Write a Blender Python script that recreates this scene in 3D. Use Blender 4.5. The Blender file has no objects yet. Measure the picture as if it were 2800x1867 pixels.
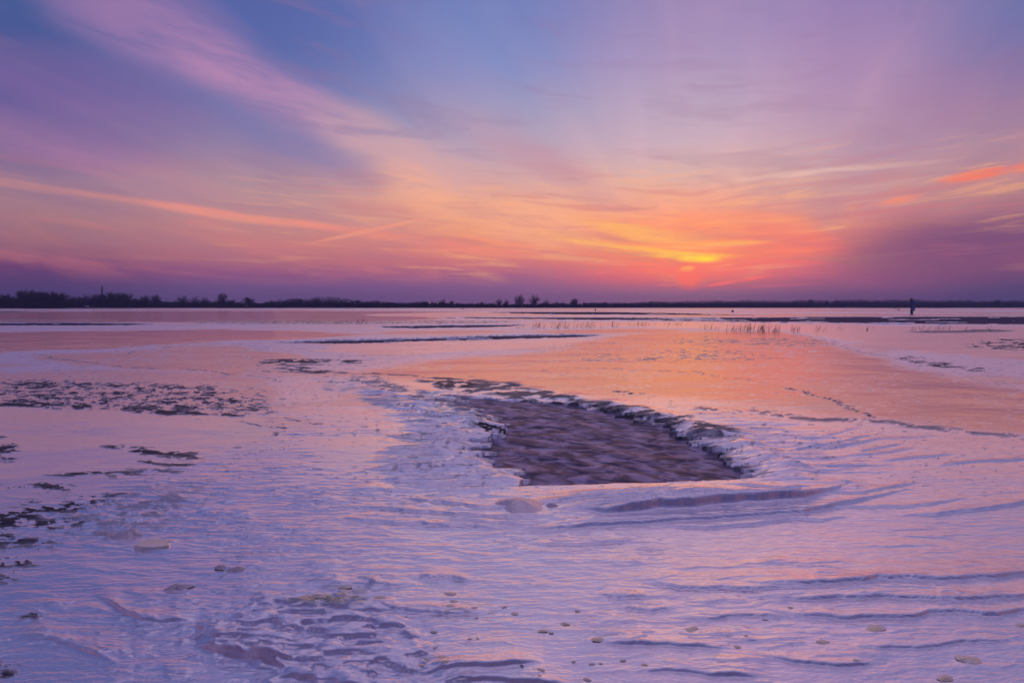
import bpy, bmesh, math, random
import numpy as np
from mathutils import Vector, Matrix, Euler

random.seed(11)
RNG = np.random.default_rng(11)
SC = bpy.context.scene
COL = SC.collection
R = math.radians

# ------------------------------------------------------------------ camera
CAM_H = 1.6
F_PX, W_PX, H_PX, HORIZON = 1555.0, 2800.0, 1867.0, 839.0      # photograph geometry
PITCH = math.atan((H_PX / 2 - HORIZON) / F_PX)
cam_d = bpy.data.cameras.new("camera")
cam_d.sensor_width = 36.0
cam_d.lens = 36.0 * F_PX / W_PX
cam_d.clip_start, cam_d.clip_end = 0.05, 9000.0
cam = bpy.data.objects.new("camera", cam_d)
COL.objects.link(cam)
cam.location = (0, 0, CAM_H)
cam.rotation_euler = (R(90) - PITCH, 0, 0)
SC.camera = cam

SC.view_settings.view_transform = 'Standard'
SC.view_settings.look = 'None'
SC.view_settings.exposure = 0.0
SC.view_settings.gamma = 1.0
SC.view_settings.use_curve_mapping = False
SC.render.engine = 'CYCLES'
SC.cycles.use_denoising = True
SC.cycles.max_bounces = 4
SC.cycles.diffuse_bounces = 2
SC.cycles.glossy_bounces = 2
SC.cycles.adaptive_threshold = 0.02
SC.cycles.volume_bounces = 0
SC.cycles.sample_clamp_indirect = 4.0

# ------------------------------------------------------------------ sun
SUN_AZ, SUN_EL = math.atan2(1885 - 1400, F_PX), R(4.2)          # azimuth clockwise from +Y
sun_d = bpy.data.lights.new("sun", 'SUN')
sun_d.energy = 0.10
sun_d.angle = R(80)
sun_d.color = (1.0, 0.5, 0.3)
sun = bpy.data.objects.new("sun", sun_d)
COL.objects.link(sun)
sdir = Vector((math.sin(SUN_AZ) * math.cos(SUN_EL), math.cos(SUN_AZ) * math.cos(SUN_EL), math.sin(SUN_EL)))
sun.rotation_euler = sdir.to_track_quat('Z', 'Y').to_euler()
sun.location = sdir * 50

# ------------------------------------------------------------------ node helpers
def lin(c):
    o = []
    for v in c[:3]:
        v /= 255.0
        o.append(v / 12.92 if v <= 0.04045 else ((v + 0.055) / 1.055) ** 2.4)
    return tuple(o)

class NT:
    def __init__(s, tree):
        s.t = tree; s.n = tree.nodes; s.l = tree.links
    def set(s, sock, v):
        if isinstance(v, bpy.types.NodeSocket): s.l.new(v, sock)
        elif isinstance(v, (tuple, list)):
            sock.default_value = tuple(v) if len(v) == len(sock.default_value) else tuple(v) + (1.0,)
        else: sock.default_value = v
    def m(s, op, a, b=None, c=None, clamp=False):
        n = s.n.new('ShaderNodeMath'); n.operation = op; n.use_clamp = clamp
        s.set(n.inputs[0], a)
        if b is not None: s.set(n.inputs[1], b)
        if c is not None: s.set(n.inputs[2], c)
        return n.outputs[0]
    def add(s, a, b): return s.m('ADD', a, b)
    def sub(s, a, b): return s.m('SUBTRACT', a, b)
    def mul(s, a, b): return s.m('MULTIPLY', a, b)
    def ss(s, x, a, b, lo=0.0, hi=1.0):
        n = s.n.new('ShaderNodeMapRange'); n.interpolation_type = 'SMOOTHSTEP'
        s.set(n.inputs['Value'], x); s.set(n.inputs['From Min'], a); s.set(n.inputs['From Max'], b)
        s.set(n.inputs['To Min'], lo); s.set(n.inputs['To Max'], hi)
        return n.outputs['Result']
    def mixc(s, f, a, b, blend='MIX'):
        n = s.n.new('ShaderNodeMix'); n.data_type = 'RGBA'; n.blend_type = blend
        s.set(n.inputs[0], f); s.set(n.inputs[6], a); s.set(n.inputs[7], b)
        return n.outputs[2]
    def noise(s, vec, scale, detail=4, rough=0.55, dist=0.0, dim='2D'):
        n = s.n.new('ShaderNodeTexNoise'); n.noise_dimensions = dim
        s.set(n.inputs['Vector'], vec); n.inputs['Scale'].default_value = scale
        n.inputs['Detail'].default_value = detail; n.inputs['Roughness'].default_value = rough
        n.inputs['Distortion'].default_value = dist
        return n.outputs['Fac']
    def comb(s, x, y, z=0.0):
        n = s.n.new('ShaderNodeCombineXYZ')
        s.set(n.inputs[0], x); s.set(n.inputs[1], y); s.set(n.inputs[2], z)
        return n.outputs[0]
    def sep(s, v):
        n = s.n.new('ShaderNodeSeparateXYZ'); s.set(n.inputs[0], v); return n.outputs
    def ramp(s, f, stops):
        n = s.n.new('ShaderNodeValToRGB'); r = n.color_ramp; r.interpolation = 'LINEAR'
        while len(r.elements) > 1: r.elements.remove(r.elements[-1])
        r.elements[0].position = stops[0][0]; r.elements[0].color = tuple(stops[0][1]) + (1,)
        for p, c in stops[1:]:
            e = r.elements.new(p); e.color = tuple(c) + (1,)
        s.set(n.inputs[0], f); return n.outputs[0]

# ------------------------------------------------------------------ world: dawn sky
def az_el(x, y):
    """direction of a photograph pixel: azimuth, elevation (degrees)"""
    cx, cy, cz = (x - 1400) / F_PX, -(y - H_PX / 2) / F_PX, 1.0
    up = cy * math.cos(PITCH) - cz * math.sin(PITCH)
    fw = cy * math.sin(PITCH) + cz * math.cos(PITCH)
    return math.degrees(math.atan2(cx, fw)), math.degrees(math.atan2(up, math.hypot(cx, fw)))

world = bpy.data.worlds.new("World"); SC.world = world
world.use_nodes = True
wt = NT(world.node_tree); wt.n.clear()
tc = wt.n.new('ShaderNodeTexCoord')
dx, dy, dz = wt.sep(tc.outputs['Generated'])
AZ = wt.m('DEGREES', wt.m('ARCTAN2', dx, dy))
EL = wt.m('DEGREES', wt.m('ARCSINE', dz))
fac = wt.m('SQRT', wt.m('MULTIPLY', EL, 1 / 90.0, clamp=True))
def el_ramp(x, rows, top):
    st = []
    if x is None:
        st = [(math.sqrt(e / 90.0), lin(c)) for e, c in rows]
    else:
        for y, c in sorted(rows, key=lambda r: -r[0]):
            st.append((math.sqrt(max(az_el(x, y)[1], 0) / 90.0), lin(c)))
        st += [(math.sqrt(e / 90.0), lin(c)) for e, c in top]
    return wt.ramp(fac, st)
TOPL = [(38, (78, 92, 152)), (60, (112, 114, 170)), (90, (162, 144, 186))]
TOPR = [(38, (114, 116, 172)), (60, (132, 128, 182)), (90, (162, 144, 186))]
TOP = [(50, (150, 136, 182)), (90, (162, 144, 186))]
cols = [
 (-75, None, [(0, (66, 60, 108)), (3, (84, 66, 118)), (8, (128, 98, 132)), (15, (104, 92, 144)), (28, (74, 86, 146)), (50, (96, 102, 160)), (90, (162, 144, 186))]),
 (az_el(50, 800)[0], 50, [(836, (72, 63, 112)), (790, (82, 64, 114)), (750, (96, 64, 115)), (722, (116, 68, 116)), (690, (142, 92, 120)), (640, (158, 110, 126)), (560, (160, 120, 136)), (480, (142, 114, 146)), (400, (122, 102, 152)), (300, (104, 94, 152)), (200, (88, 88, 150)), (100, (74, 88, 148)), (0, (68, 90, 150))]),
 (az_el(700, 800)[0], 700, [(836, (110, 86, 136)), (785, (118, 86, 138)), (745, (150, 90, 134)), (715, (178, 108, 128)), (660, (196, 126, 130)), (590, (196, 140, 142)), (510, (178, 142, 154)), (430, (152, 130, 164)), (330, (128, 122, 170)), (230, (110, 114, 172)), (120, (88, 104, 168)), (0, (86, 100, 166))]),
 (az_el(1400, 800)[0], 1400, [(836, (128, 92, 142)), (785, (138, 92, 144)), (755, (165, 96, 138)), (725, (205, 112, 128)), (690, (228, 130, 124)), (630, (240, 156, 130)), (560, (238, 168, 144)), (490, (216, 168, 168)), (400, (186, 164, 186)), (300, (160, 156, 192)), (170, (132, 142, 196)), (60, (112, 130, 190)), (0, (108, 126, 188))]),
 (az_el(1885, 800)[0], 1885, [(836, (128, 90, 140)), (800, (140, 90, 142)), (780, (180, 88, 128)), (758, (232, 92, 114)), (735, (255, 104, 104)), (700, (255, 128, 92)), (650, (255, 140, 100)), (600, (252, 146, 116)), (540, (238, 164, 146)), (470, (216, 176, 174)), (380, (202, 174, 192)), (280, (188, 166, 194)), (150, (172, 150, 190)), (0, (158, 138, 184))]),
 (az_el(2330, 800)[0], 2330, [(836, (112, 82, 134)), (800, (120, 82, 134)), (765, (160, 86, 132)), (735, (205, 98, 128)), (690, (226, 108, 122)), (640, (214, 118, 128)), (580, (204, 134, 142)), (500, (206, 158, 158)), (400, (190, 156, 176)), (280, (178, 144, 180)), (150, (168, 136, 180)), (0, (150, 128, 180))]),
 (az_el(2750, 800)[0], 2750, [(836, (82, 70, 120)), (790, (88, 70, 120)), (750, (112, 74, 120)), (715, (146, 80, 116)), (680, (128, 78, 120)), (620, (134, 88, 124)), (560, (164, 112, 132)), (490, (186, 134, 142)), (390, (170, 134, 158)), (280, (156, 124, 162)), (170, (132, 116, 166)), (60, (114, 114, 170)), (0, (108, 114, 170))]),
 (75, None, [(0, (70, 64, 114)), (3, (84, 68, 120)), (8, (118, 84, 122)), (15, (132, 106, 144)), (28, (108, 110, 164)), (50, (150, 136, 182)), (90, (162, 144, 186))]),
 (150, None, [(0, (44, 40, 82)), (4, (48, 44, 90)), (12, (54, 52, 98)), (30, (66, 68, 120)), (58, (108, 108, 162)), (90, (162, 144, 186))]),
]
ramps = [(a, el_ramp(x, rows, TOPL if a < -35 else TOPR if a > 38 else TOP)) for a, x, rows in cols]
sky = ramps[0][1]
for (a0, _), (a1, c1) in zip(ramps, ramps[1:]):
    sky = wt.mixc(wt.ss(AZ, a0, a1), sky, c1)
sky = wt.mixc(wt.ss(AZ, -150, -75), ramps[-1][1], sky)
# high thin cloud: a sheet seen in perspective, streaks combed along one wind direction
den = wt.m('MAXIMUM', wt.add(dz, 0.10), 0.05)
px_ = wt.m('DIVIDE', dx, den); py_ = wt.m('DIVIDE', dy, den)
WA = R(20)
lat = wt.sub(wt.mul(px_, math.cos(WA)), wt.mul(py_, math.sin(WA)))
alo = wt.add(wt.mul(px_, math.sin(WA)), wt.mul(py_, math.cos(WA)))
n1 = wt.noise(wt.comb(wt.mul(lat, 1.5), wt.mul(alo, 0.34), 0.0), 1.0, 5, 0.58, 0.7)
n2 = wt.noise(wt.comb(wt.mul(AZ, 0.075), wt.mul(wt.add(EL, wt.mul(AZ, 0.12)), 0.42), 0.0), 1.0, 5, 0.60, 0.25)
n4 = wt.noise(wt.comb(wt.mul(AZ, 0.06), wt.mul(EL, 0.16), 0.0), 1.0, 3, 0.55)
ccol = wt.ramp(fac, [(0.0, lin((150, 90, 140))), (0.17, lin((200, 105, 130))), (0.22, lin((245, 150, 125))), (0.30, lin((248, 180, 150))), (0.40, lin((214, 170, 180))), (0.52, lin((178, 136, 178))), (0.65, lin((160, 130, 176))), (1.0, lin((150, 132, 178)))])
azoff = wt.m('ABSOLUTE', wt.sub(AZ, math.degrees(SUN_AZ)))
cdim = wt.ss(azoff, 25, 80, 1.0, 0.72)
ccol = wt.mixc(1.0, ccol, wt.comb(cdim, wt.mul(cdim, 0.98), wt.ss(azoff, 25, 80, 1.0, 0.88)), 'MULTIPLY')
cm = wt.mul(wt.ss(n1, 0.40, 0.72), wt.ss(EL, 2.5, 10))
sky = wt.mixc(wt.mul(cm, 0.13), sky, ccol)
n5 = wt.noise(wt.comb(wt.mul(wt.add(lat, wt.mul(n1, 0.5)), 5.5), wt.mul(alo, 0.55), 0.0), 1.0, 4, 0.6, 0.4)
fib = wt.mul(wt.ss(n5, 0.36, 0.66, 0.94, 1.07), 1.0)
fibf = wt.mul(wt.ss(EL, 4, 12, 0.0, 0.55), wt.ss(n1, 0.35, 0.6, 0.25, 1.0))
sky = wt.mixc(fibf, sky, wt.mixc(1.0, sky, wt.comb(fib, wt.ss(n5, 0.36, 0.66, 0.965, 1.03), wt.ss(n5, 0.36, 0.66, 0.98, 1.01)), 'MULTIPLY'))
low = wt.mul(wt.ss(n2, 0.46, 0.70), wt.mul(wt.ss(EL, 1.6, 3.5), wt.ss(EL, 16, 6)))
sky = wt.mixc(wt.mul(low, 0.30), sky, wt.mixc(wt.ss(azoff, 6, 34), wt.comb(*lin((255, 176, 96))), wt.comb(*lin((226, 130, 130)))))
n6 = wt.noise(wt.comb(wt.mul(AZ, 0.11), wt.mul(wt.add(EL, wt.mul(azoff, -0.05)), 1.35), 0.0), 1.0, 4, 0.6, 0.35)
band = wt.mul(wt.mul(wt.ss(EL, 2.2, 4.0), wt.ss(EL, 17, 8)), wt.ss(azoff, 62, 12))
sky = wt.mixc(wt.mul(band, wt.ss(n6, 0.50, 0.34, 0.0, 0.42)), sky, wt.comb(*lin((206, 116, 126))))
sky = wt.mixc(wt.mul(band, wt.ss(n6, 0.54, 0.70, 0.0, 0.45)), sky, wt.comb(*lin((255, 178, 124))))
veil = wt.mul(wt.ss(n2, 0.50, 0.30), wt.ss(EL, 2.5, 6))
sky = wt.mixc(wt.mul(veil, 0.22), sky, wt.comb(*lin((150, 112, 150))))
# streaks, contrails and cloud banks: long ellipses in azimuth / elevation, frayed by the noise
wn = wt.sub(n4, 0.5)
AE = {}
def wobbled(k):
    if k not in AE: AE[k] = wt.comb(wt.add(AZ, wt.mul(wn, k * 1.5)), wt.add(EL, wt.mul(wn, k)), 0.0)
    return AE[k]
fray = wt.ss(n2, 0.30, 0.60, 0.35, 1.0)
DEGPX = math.degrees(1 / F_PX)
def streak(sky, pts, w, colr, strength, wob=1.0, ext=1.25, frayed=True):
    pa = [az_el(*p) for p in pts]; total = None
    for a, b in zip(pa, pa[1:]):
        mp = wt.n.new('ShaderNodeMapping'); mp.vector_type = 'TEXTURE'
        wt.set(mp.inputs['Vector'], wobbled(wob))
        mp.inputs['Location'].default_value = ((a[0] + b[0]) / 2, (a[1] + b[1]) / 2, 0)
        mp.inputs['Rotation'].default_value = (0, 0, math.atan2(b[1] - a[1], b[0] - a[0]))
        mp.inputs['Scale'].default_value = (math.dist(a, b) / 2 * ext, w * DEGPX * 1.7, 1)
        gr = wt.n.new('ShaderNodeTexGradient'); gr.gradient_type = 'SPHERICAL'
        wt.l.new(mp.outputs[0], gr.inputs[0]); g = gr.outputs['Fac']
        total = g if total is None else wt.m('MAXIMUM', total, g)
    g = wt.ss(total, 0.0, 0.75, 0.0, strength)
    if frayed: g = wt.mul(g, fray)
    return wt.mixc(g, sky, wt.comb(*lin(colr)))
for a_ in [
 ([(2180, 745), (2950, 640)], 75, (116, 72, 124), 0.80, 3.0),
 ([(2420, 690), (3100, 660)], 45, (116, 70, 122), 0.50, 2.0),
 ([(2210, 620), (2330, 470)], 42, (176, 130, 156), 0.35, 4.0),
 ([(2290, 500), (2720, 130)], 70, (164, 124, 164), 0.50, 4.0),
 ([(1270, 290), (1680, 590)], 36, (192, 140, 162), 0.45, 3.0),
 ([(60, -120), (760, 250)], 75, (170, 126, 174), 0.70, 2.0),
 ([(450, 125), (1000, 370)], 60, (196, 142, 178), 0.65, 2.0),
 ([(800, 290), (1330, 520)], 62, (222, 172, 172), 0.60, 2.0),
 ([(100, 90), (760, 330)], 34, (94, 102, 160), 0.18, 1.5),
 ([(520, 290), (1040, 480)], 30, (122, 120, 174), 0.45, 1.5),
 ([(1050, 60), (1560, 120)], 90, (128, 140, 194), 0.40, 3.0),
 ([(1000, 470), (1300, 580), (1640, 665)], 46, (255, 178, 140), 0.60, 2.0),
 ([(-260, 300), (480, 455)], 34, (168, 120, 162), 0.65, 2.0),
 ([(-200, 130), (520, 300)], 60, (128, 100, 160), 0.60, 3.0),
 ([(200, 470), (700, 560)], 30, (180, 136, 156), 0.50, 2.0),
 ([(-100, 330), (650, 350)], 40, (138, 108, 160), 0.40, 3.0),
 ([(-420, 440), (420, 552), (800, 606)], 8, (220, 142, 134), 0.50, 0.6, 1.35),
 ([(250, 530), (1060, 640)], 9, (250, 152, 132), 0.70, 0.6),
 ([(800, 606), (1500, 706)], 12, (250, 140, 124), 0.60, 0.6),
 ([(830, 668), (1190, 592)], 5, (252, 160, 130), 0.75, 0.4, 1.1),
 ([(1990, 492), (2310, 458)], 6, (244, 204, 188), 0.60, 0.6),
 ([(2210, 466), (2600, 438)], 5, (240, 198, 186), 0.60, 0.6),
 ([(2590, 490), (2760, 462), (3000, 428)], 9, (255, 122, 92), 1.0, 0.3, 1.7),
 ([(2390, 558), (2540, 527)], 7, (255, 140, 110), 0.65, 0.6),
 ([(1960, 650), (2330, 680)], 26, (255, 112, 104), 0.50, 3.0),
 ([(1980, 590), (2260, 640)], 22, (255, 140, 114), 0.40, 3.0),
 ([(1540, 610), (1980, 668)], 15, (255, 184, 104), 0.75, 1.5),
 ([(1440, 640), (1820, 690)], 14, (255, 184, 104), 0.60, 1.0),
 ([(1740, 690), (2030, 697)], 7, (255, 200, 76), 0.95, 1.2),
 ([(1640, 668), (1900, 690)], 5, (255, 196, 84), 0.8, 0.8),
 ([(1500, 655), (1760, 676)], 4, (255, 186, 100), 0.7, 0.8),
 ([(1900, 668), (2120, 662)], 5, (255, 190, 92), 0.7, 0.8),
 ([(2060, 690), (2300, 676)], 5, (255, 128, 104), 0.7, 0.8),
 ([(2020, 715), (2260, 722)], 6, (255, 104, 110), 0.6, 0.8),
 ([(1500, 715), (1800, 722)], 6, (250, 122, 116), 0.5, 0.8),
 ([(1240, 640), (1560, 694)], 6, (255, 150, 120), 0.6, 0.8),
 ([(1845, 705), (1980, 708)], 7, (255, 236, 44), 1.0, 0.6),
 ([(1858, 736), (1904, 731)], 6, (255, 226, 60), 1.0, 0.4),
 ([(1840, 752), (1930, 752)], 30, (255, 96, 100), 0.85, 0.4),
 ([(1920, 784), (2030, 766)], 4, (255, 98, 112), 0.80, 0.3),
 ([(2010, 770), (2110, 752)], 4, (255, 98, 112), 0.80, 0.3),
 ([(2030, 786), (2260, 774)], 3, (214, 96, 134), 0.6, 0.3),
 ([(1585, 753), (1675, 743)], 3, (255, 120, 120), 0.6, 0.3),
 ([(1785, 781), (1855, 780)], 2.5, (235, 100, 130), 0.6, 0.3),
]: sky = streak(sky, *a_)
st = wt.n.new('ShaderNodeTexSky'); st.sky_type = 'NISHITA'; st.sun_disc = False
st.sun_elevation = SUN_EL; st.sun_rotation = SUN_AZ
st.air_density = 1.2; st.dust_density = 2.0
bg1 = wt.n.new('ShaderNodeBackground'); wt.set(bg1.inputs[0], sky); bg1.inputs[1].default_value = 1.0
bg2 = wt.n.new('ShaderNodeBackground'); wt.set(bg2.inputs[0], st.outputs[0]); bg2.inputs[1].default_value = 0.003
ad = wt.n.new('ShaderNodeAddShader')
wt.l.new(bg1.outputs[0], ad.inputs[0]); wt.l.new(bg2.outputs[0], ad.inputs[1])
wo = wt.n.new('ShaderNodeOutputWorld'); wt.l.new(ad.outputs[0], wo.inputs[0])
world.cycles.sampling_method = 'MANUAL'; world.cycles.sample_map_resolution = 512

# ------------------------------------------------------------------ geometry helpers
CP, SP = math.cos(PITCH), math.sin(PITCH)
def ground(x, y, z=0.0):
    """point of the plane at height z seen at photograph pixel x, y (scalars or arrays)"""
    cx, cy = (np.asarray(x, float) - 1400) / F_PX, -(np.asarray(y, float) - H_PX / 2) / F_PX
    up = cy * CP - SP; fw = cy * SP + CP
    k = (z - CAM_H) / up
    return cx * k, fw * k

def gpt(x, y, z=0.0):
    a, b = ground(x, y, z); return Vector((float(a), float(b), z))

def at_dist(x, D):
    """ground point in the direction of pixel column x at forward distance D"""
    return Vector(((x - 1400) / F_PX * D / CP, D, 0))

def height_at(D, ytop):
    return CAM_H + (HORIZON - ytop) / F_PX * D

def mesh_obj(name, verts, faces, mat=None, parent=None, smooth=False):
    me = bpy.data.meshes.new(name)
    me.from_pydata([tuple(v) for v in verts], [], [tuple(f) for f in faces])
    if smooth:
        me.polygons.foreach_set('use_smooth', [True] * len(me.polygons))
    if mat: me.materials.append(mat)
    o = bpy.data.objects.new(name, me); COL.objects.link(o)
    if parent: o.parent = parent
    return o

def empty(name, loc=(0, 0, 0), rz=0.0):
    o = bpy.data.objects.new(name, None); COL.objects.link(o)
    o.location = loc; o.rotation_euler = (0, 0, rz); o.empty_display_size = 0.3
    return o

def tag(o, label, cat, group=None):
    o['label'] = label; o['category'] = cat
    if group: o['group'] = group
    return o

def material(name, base, rough=0.6, spec=0.5, **kw):
    m = bpy.data.materials.new(name); m.use_nodes = True
    b = m.node_tree.nodes['Principled BSDF']
    b.inputs['Base Color'].default_value = tuple(base) + (1,)
    b.inputs['Roughness'].default_value = rough
    b.inputs['Specular IOR Level'].default_value = spec
    for k, v in kw.items(): b.inputs[k].default_value = v
    return m

def mottled(name, c1, c2, scale, rough=0.7, bump=0.0):
    m = material(name, c1, rough); t = NT(m.node_tree); b = m.node_tree.nodes['Principled BSDF']
    co = t.n.new('ShaderNodeTexCoord').outputs['Object']
    n = t.noise(co, scale, 5, 0.6, 0.0, '3D')
    t.set(b.inputs['Base Color'], t.mixc(t.ss(n, 0.35, 0.65), tuple(c1) + (1,), tuple(c2) + (1,)))
    if bump:
        bn = t.n.new('ShaderNodeBump'); bn.inputs['Strength'].default_value = bump
        bn.inputs['Distance'].default_value = 0.02
        t.set(bn.inputs['Height'], t.noise(co, scale * 3, 4, 0.55, 0.0, '3D')); t.l.new(bn.outputs[0], b.inputs['Normal'])
    return m

class MB:
    def __init__(s): s.v = []; s.f = []
    def ring_tube(s, pts, radii, n=6, cap=True):
        base = len(s.v); k = len(pts)
        pts = [Vector(p) for p in pts]
        for i, p in enumerate(pts):
            t = (pts[min(i + 1, k - 1)] - pts[max(i - 1, 0)]).normalized()
            a = t.cross(Vector((0, 0, 1)))
            if a.length < 1e-3: a = Vector((1, 0, 0))
            a.normalize(); b = t.cross(a)
            for j in range(n):
                th = 2 * math.pi * j / n
                s.v.append(p + (a * math.cos(th) + b * math.sin(th)) * radii[i])
        for i in range(k - 1):
            for j in range(n):
                j2 = (j + 1) % n
                s.f.append((base + i * n + j, base + i * n + j2, base + (i + 1) * n + j2, base + (i + 1) * n + j))
        if cap:
            s.f.append(tuple(base + j for j in reversed(range(n))))
            s.f.append(tuple(base + (k - 1) * n + j for j in range(n)))
        return s
    def lathe(s, prof, n=16, off=(0, 0, 0)):
        base = len(s.v)
        for r, z in prof:
            for j in range(n):
                th = 2 * math.pi * j / n
                s.v.append((off[0] + r * math.cos(th), off[1] + r * math.sin(th), off[2] + z))
        for i in range(len(prof) - 1):
            for j in range(n):
                j2 = (j + 1) % n
                s.f.append((base + i * n + j, base + i * n + j2, base + (i + 1) * n + j2, base + (i + 1) * n + j))
        s.f.append(tuple(base + j for j in reversed(range(n))))
        s.f.append(tuple(base + (len(prof) - 1) * n + j for j in range(n)))
        return s
    def box(s, c, d, rot=None):
        base = len(s.v); c = Vector(c)
        for sx in (-1, 1):
            for sy in (-1, 1):
                for sz in (-1, 1):
                    p = Vector((sx * d[0] / 2, sy * d[1] / 2, sz * d[2] / 2))
                    if rot: p.rotate(rot)
                    s.v.append(c + p)
        for f in ((0, 1, 3, 2), (4, 6, 7, 5), (0, 4, 5, 1), (2, 3, 7, 6), (0, 2, 6, 4), (1, 5, 7, 3)):
            s.f.append(tuple(base + i for i in f))
        return s
    def build(s, name, mat, parent=None, smooth=False):
        return mesh_obj(name, s.v, s.f, mat, parent, smooth)

# ---- numpy noise
def _h(ix, iy, seed):
    h = ix * np.uint32(374761393) + iy * np.uint32(668265263) + np.uint32((seed * 974634777) & 0xffffffff)
    h = (h ^ (h >> np.uint32(13))) * np.uint32(1274126177)
    return ((h ^ (h >> np.uint32(16))) & np.uint32(0xffff)).astype(np.float32) * np.float32(2 * math.pi / 65536)
def pn(x, y, seed=0):
    ix, iy = np.floor(x), np.floor(y)
    fx, fy = (x - ix).astype(np.float32), (y - iy).astype(np.float32)
    u = fx * fx * fx * (fx * (fx * 6 - 15) + 10); v = fy * fy * fy * (fy * (fy * 6 - 15) + 10)
    iu, iv = ix.astype(np.int32).astype(np.uint32), iy.astype(np.int32).astype(np.uint32)
    def g(ox, oy):
        a = _h(iu + np.uint32(ox), iv + np.uint32(oy), seed)
        return np.cos(a) * (fx - ox) + np.sin(a) * (fy - oy)
    a = g(0, 0); a = a + u * (g(1, 0) - a)
    b = g(0, 1); b = b + u * (g(1, 1) - b)
    return (a + v * (b - a)) * 1.5
def fbm(x, y, seed=0, o=4, gain=0.5):
    s = 0; a = 1.0
    for k in range(o):
        s = s + a * pn(x * 2 ** k + 17.3 * k, y * 2 ** k - 9.1 * k, seed + k * 7)
        a *= gain
    return s
def sstep(x, a, b):
    t = np.clip((x - a) / (b - a), 0, 1); return t * t * (3 - 2 * t)

# ================================================================== ICE SHEET
WATER_Z = -0.055
rows = np.concatenate([np.arange(841.3, 900, 0.62), np.arange(900, 1010, 1.0), np.arange(1010, 1300, 1.45), np.arange(1300, 1480, 1.15), np.arange(1480, 1890, 1.5), np.arange(1890, 2350, 12)])
colsx = np.concatenate([np.arange(-900, -60, 14.0), np.arange(-60, 2860, 2.5), np.arange(2860, 3700, 14.0)])
U, V = np.meshgrid(colsx, rows)
X, Y = ground(U, V)
X = X.astype(np.float64); Y = Y.astype(np.float64)
NR, NC = U.shape
LV = 600 * np.log(V - HORIZON)
TQ, LQ = X / Y * 3.0, np.log(Y) * 3.0          # scale-free ground coordinates
# warped pixel-frame coordinates so outlines become ragged
wa = fbm(TQ * 2.2, LQ * 3.5, 3, 5, 0.55)
wb = fbm(TQ * 2.2, LQ * 3.5, 41, 5, 0.55)
wc = fbm(TQ * 9, LQ * 34, 77, 4, 0.6)
UW = U + wa * 28 + wc * 9
LW = LV + wb * 16 + wc * 5

def lvp(y): return 600 * math.log(y - HORIZON)
def zone(poly, soft=10.0, u=None, l=None, grow=0.0):
    """signed mask (1 inside) of a ground outline given by photograph pixels"""
    u = UW if u is None else u; l = LW if l is None else l
    p = [(a, lvp(b)) for a, b in poly]
    ax = [q[0] for q in p]; ay = [q[1] for q in p]
    pad = 60 + soft
    out = np.zeros(U.shape, np.float32)
    sel = (u > min(ax) - pad) & (u < max(ax) + pad) & (l > min(ay) - pad) & (l < max(ay) + pad)
    uu = u[sel].astype(np.float32); ll = l[sel].astype(np.float32)
    if not len(uu): return out
    ins = np.zeros(uu.shape, bool); d2 = np.full(uu.shape, 1e9, np.float32)
    for (x0, y0), (x1, y1) in zip(p, p[1:] + p[:1]):
        ex, ey = x1 - x0, y1 - y0
        t = np.clip(((uu - x0) * ex + (ll - y0) * ey) / (ex * ex + ey * ey + 1e-9), 0, 1)
        d2 = np.minimum(d2, (uu - x0 - t * ex) ** 2 + (ll - y0 - t * ey) ** 2)
        if y0 != y1:
            c = ((y0 > ll) != (y1 > ll)) & (uu < (x1 - x0) * (ll - y0) / (y1 - y0) + x0)
            ins ^= c
    sd = np.where(ins, 1, -1) * np.sqrt(d2) + grow
    out[sel] = sstep(sd, -soft, soft)
    return out
def stroke(pts, w, soft=None, u=None, l=None):
    u = UW if u is None else u; l = LW if l is None else l
    soft = soft or w * 0.6
    p = [(a, lvp(b)) for a, b in pts]
    ax = [q[0] for q in p]; ay = [q[1] for q in p]; pad = w + soft + 5
    out = np.zeros(U.shape, np.float32)
    sel = (u > min(ax) - pad) & (u < max(ax) + pad) & (l > min(ay) - pad) & (l < max(ay) + pad)
    uu = u[sel].astype(np.float32); ll = l[sel].astype(np.float32)
    if not len(uu): return out
    d2 = np.full(uu.shape, 1e9, np.float32)
    for (x0, y0), (x1, y1) in zip(p, p[1:]):
        ex, ey = x1 - x0, y1 - y0
        t = np.clip(((uu - x0) * ex + (ll - y0) * ey) / (ex * ex + ey * ey + 1e-9), 0, 1)
        d2 = np.minimum(d2, (uu - x0 - t * ex) ** 2 + (ll - y0 - t * ey) ** 2)
    out[sel] = 1 - sstep(np.sqrt(d2), w - soft, w + soft)
    return out

Hh = np.zeros(U.shape, np.float64)
clear = np.zeros(U.shape, np.float32)      # dark see-through ice, glassy
dark = np.zeros(U.shape, np.float32)       # crusts of dark crystalline ice
smooth = np.zeros(U.shape, np.float32)     # even glazed plates
soil = np.zeros(U.shape, np.float32)       # yellowish silt in the ice

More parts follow.
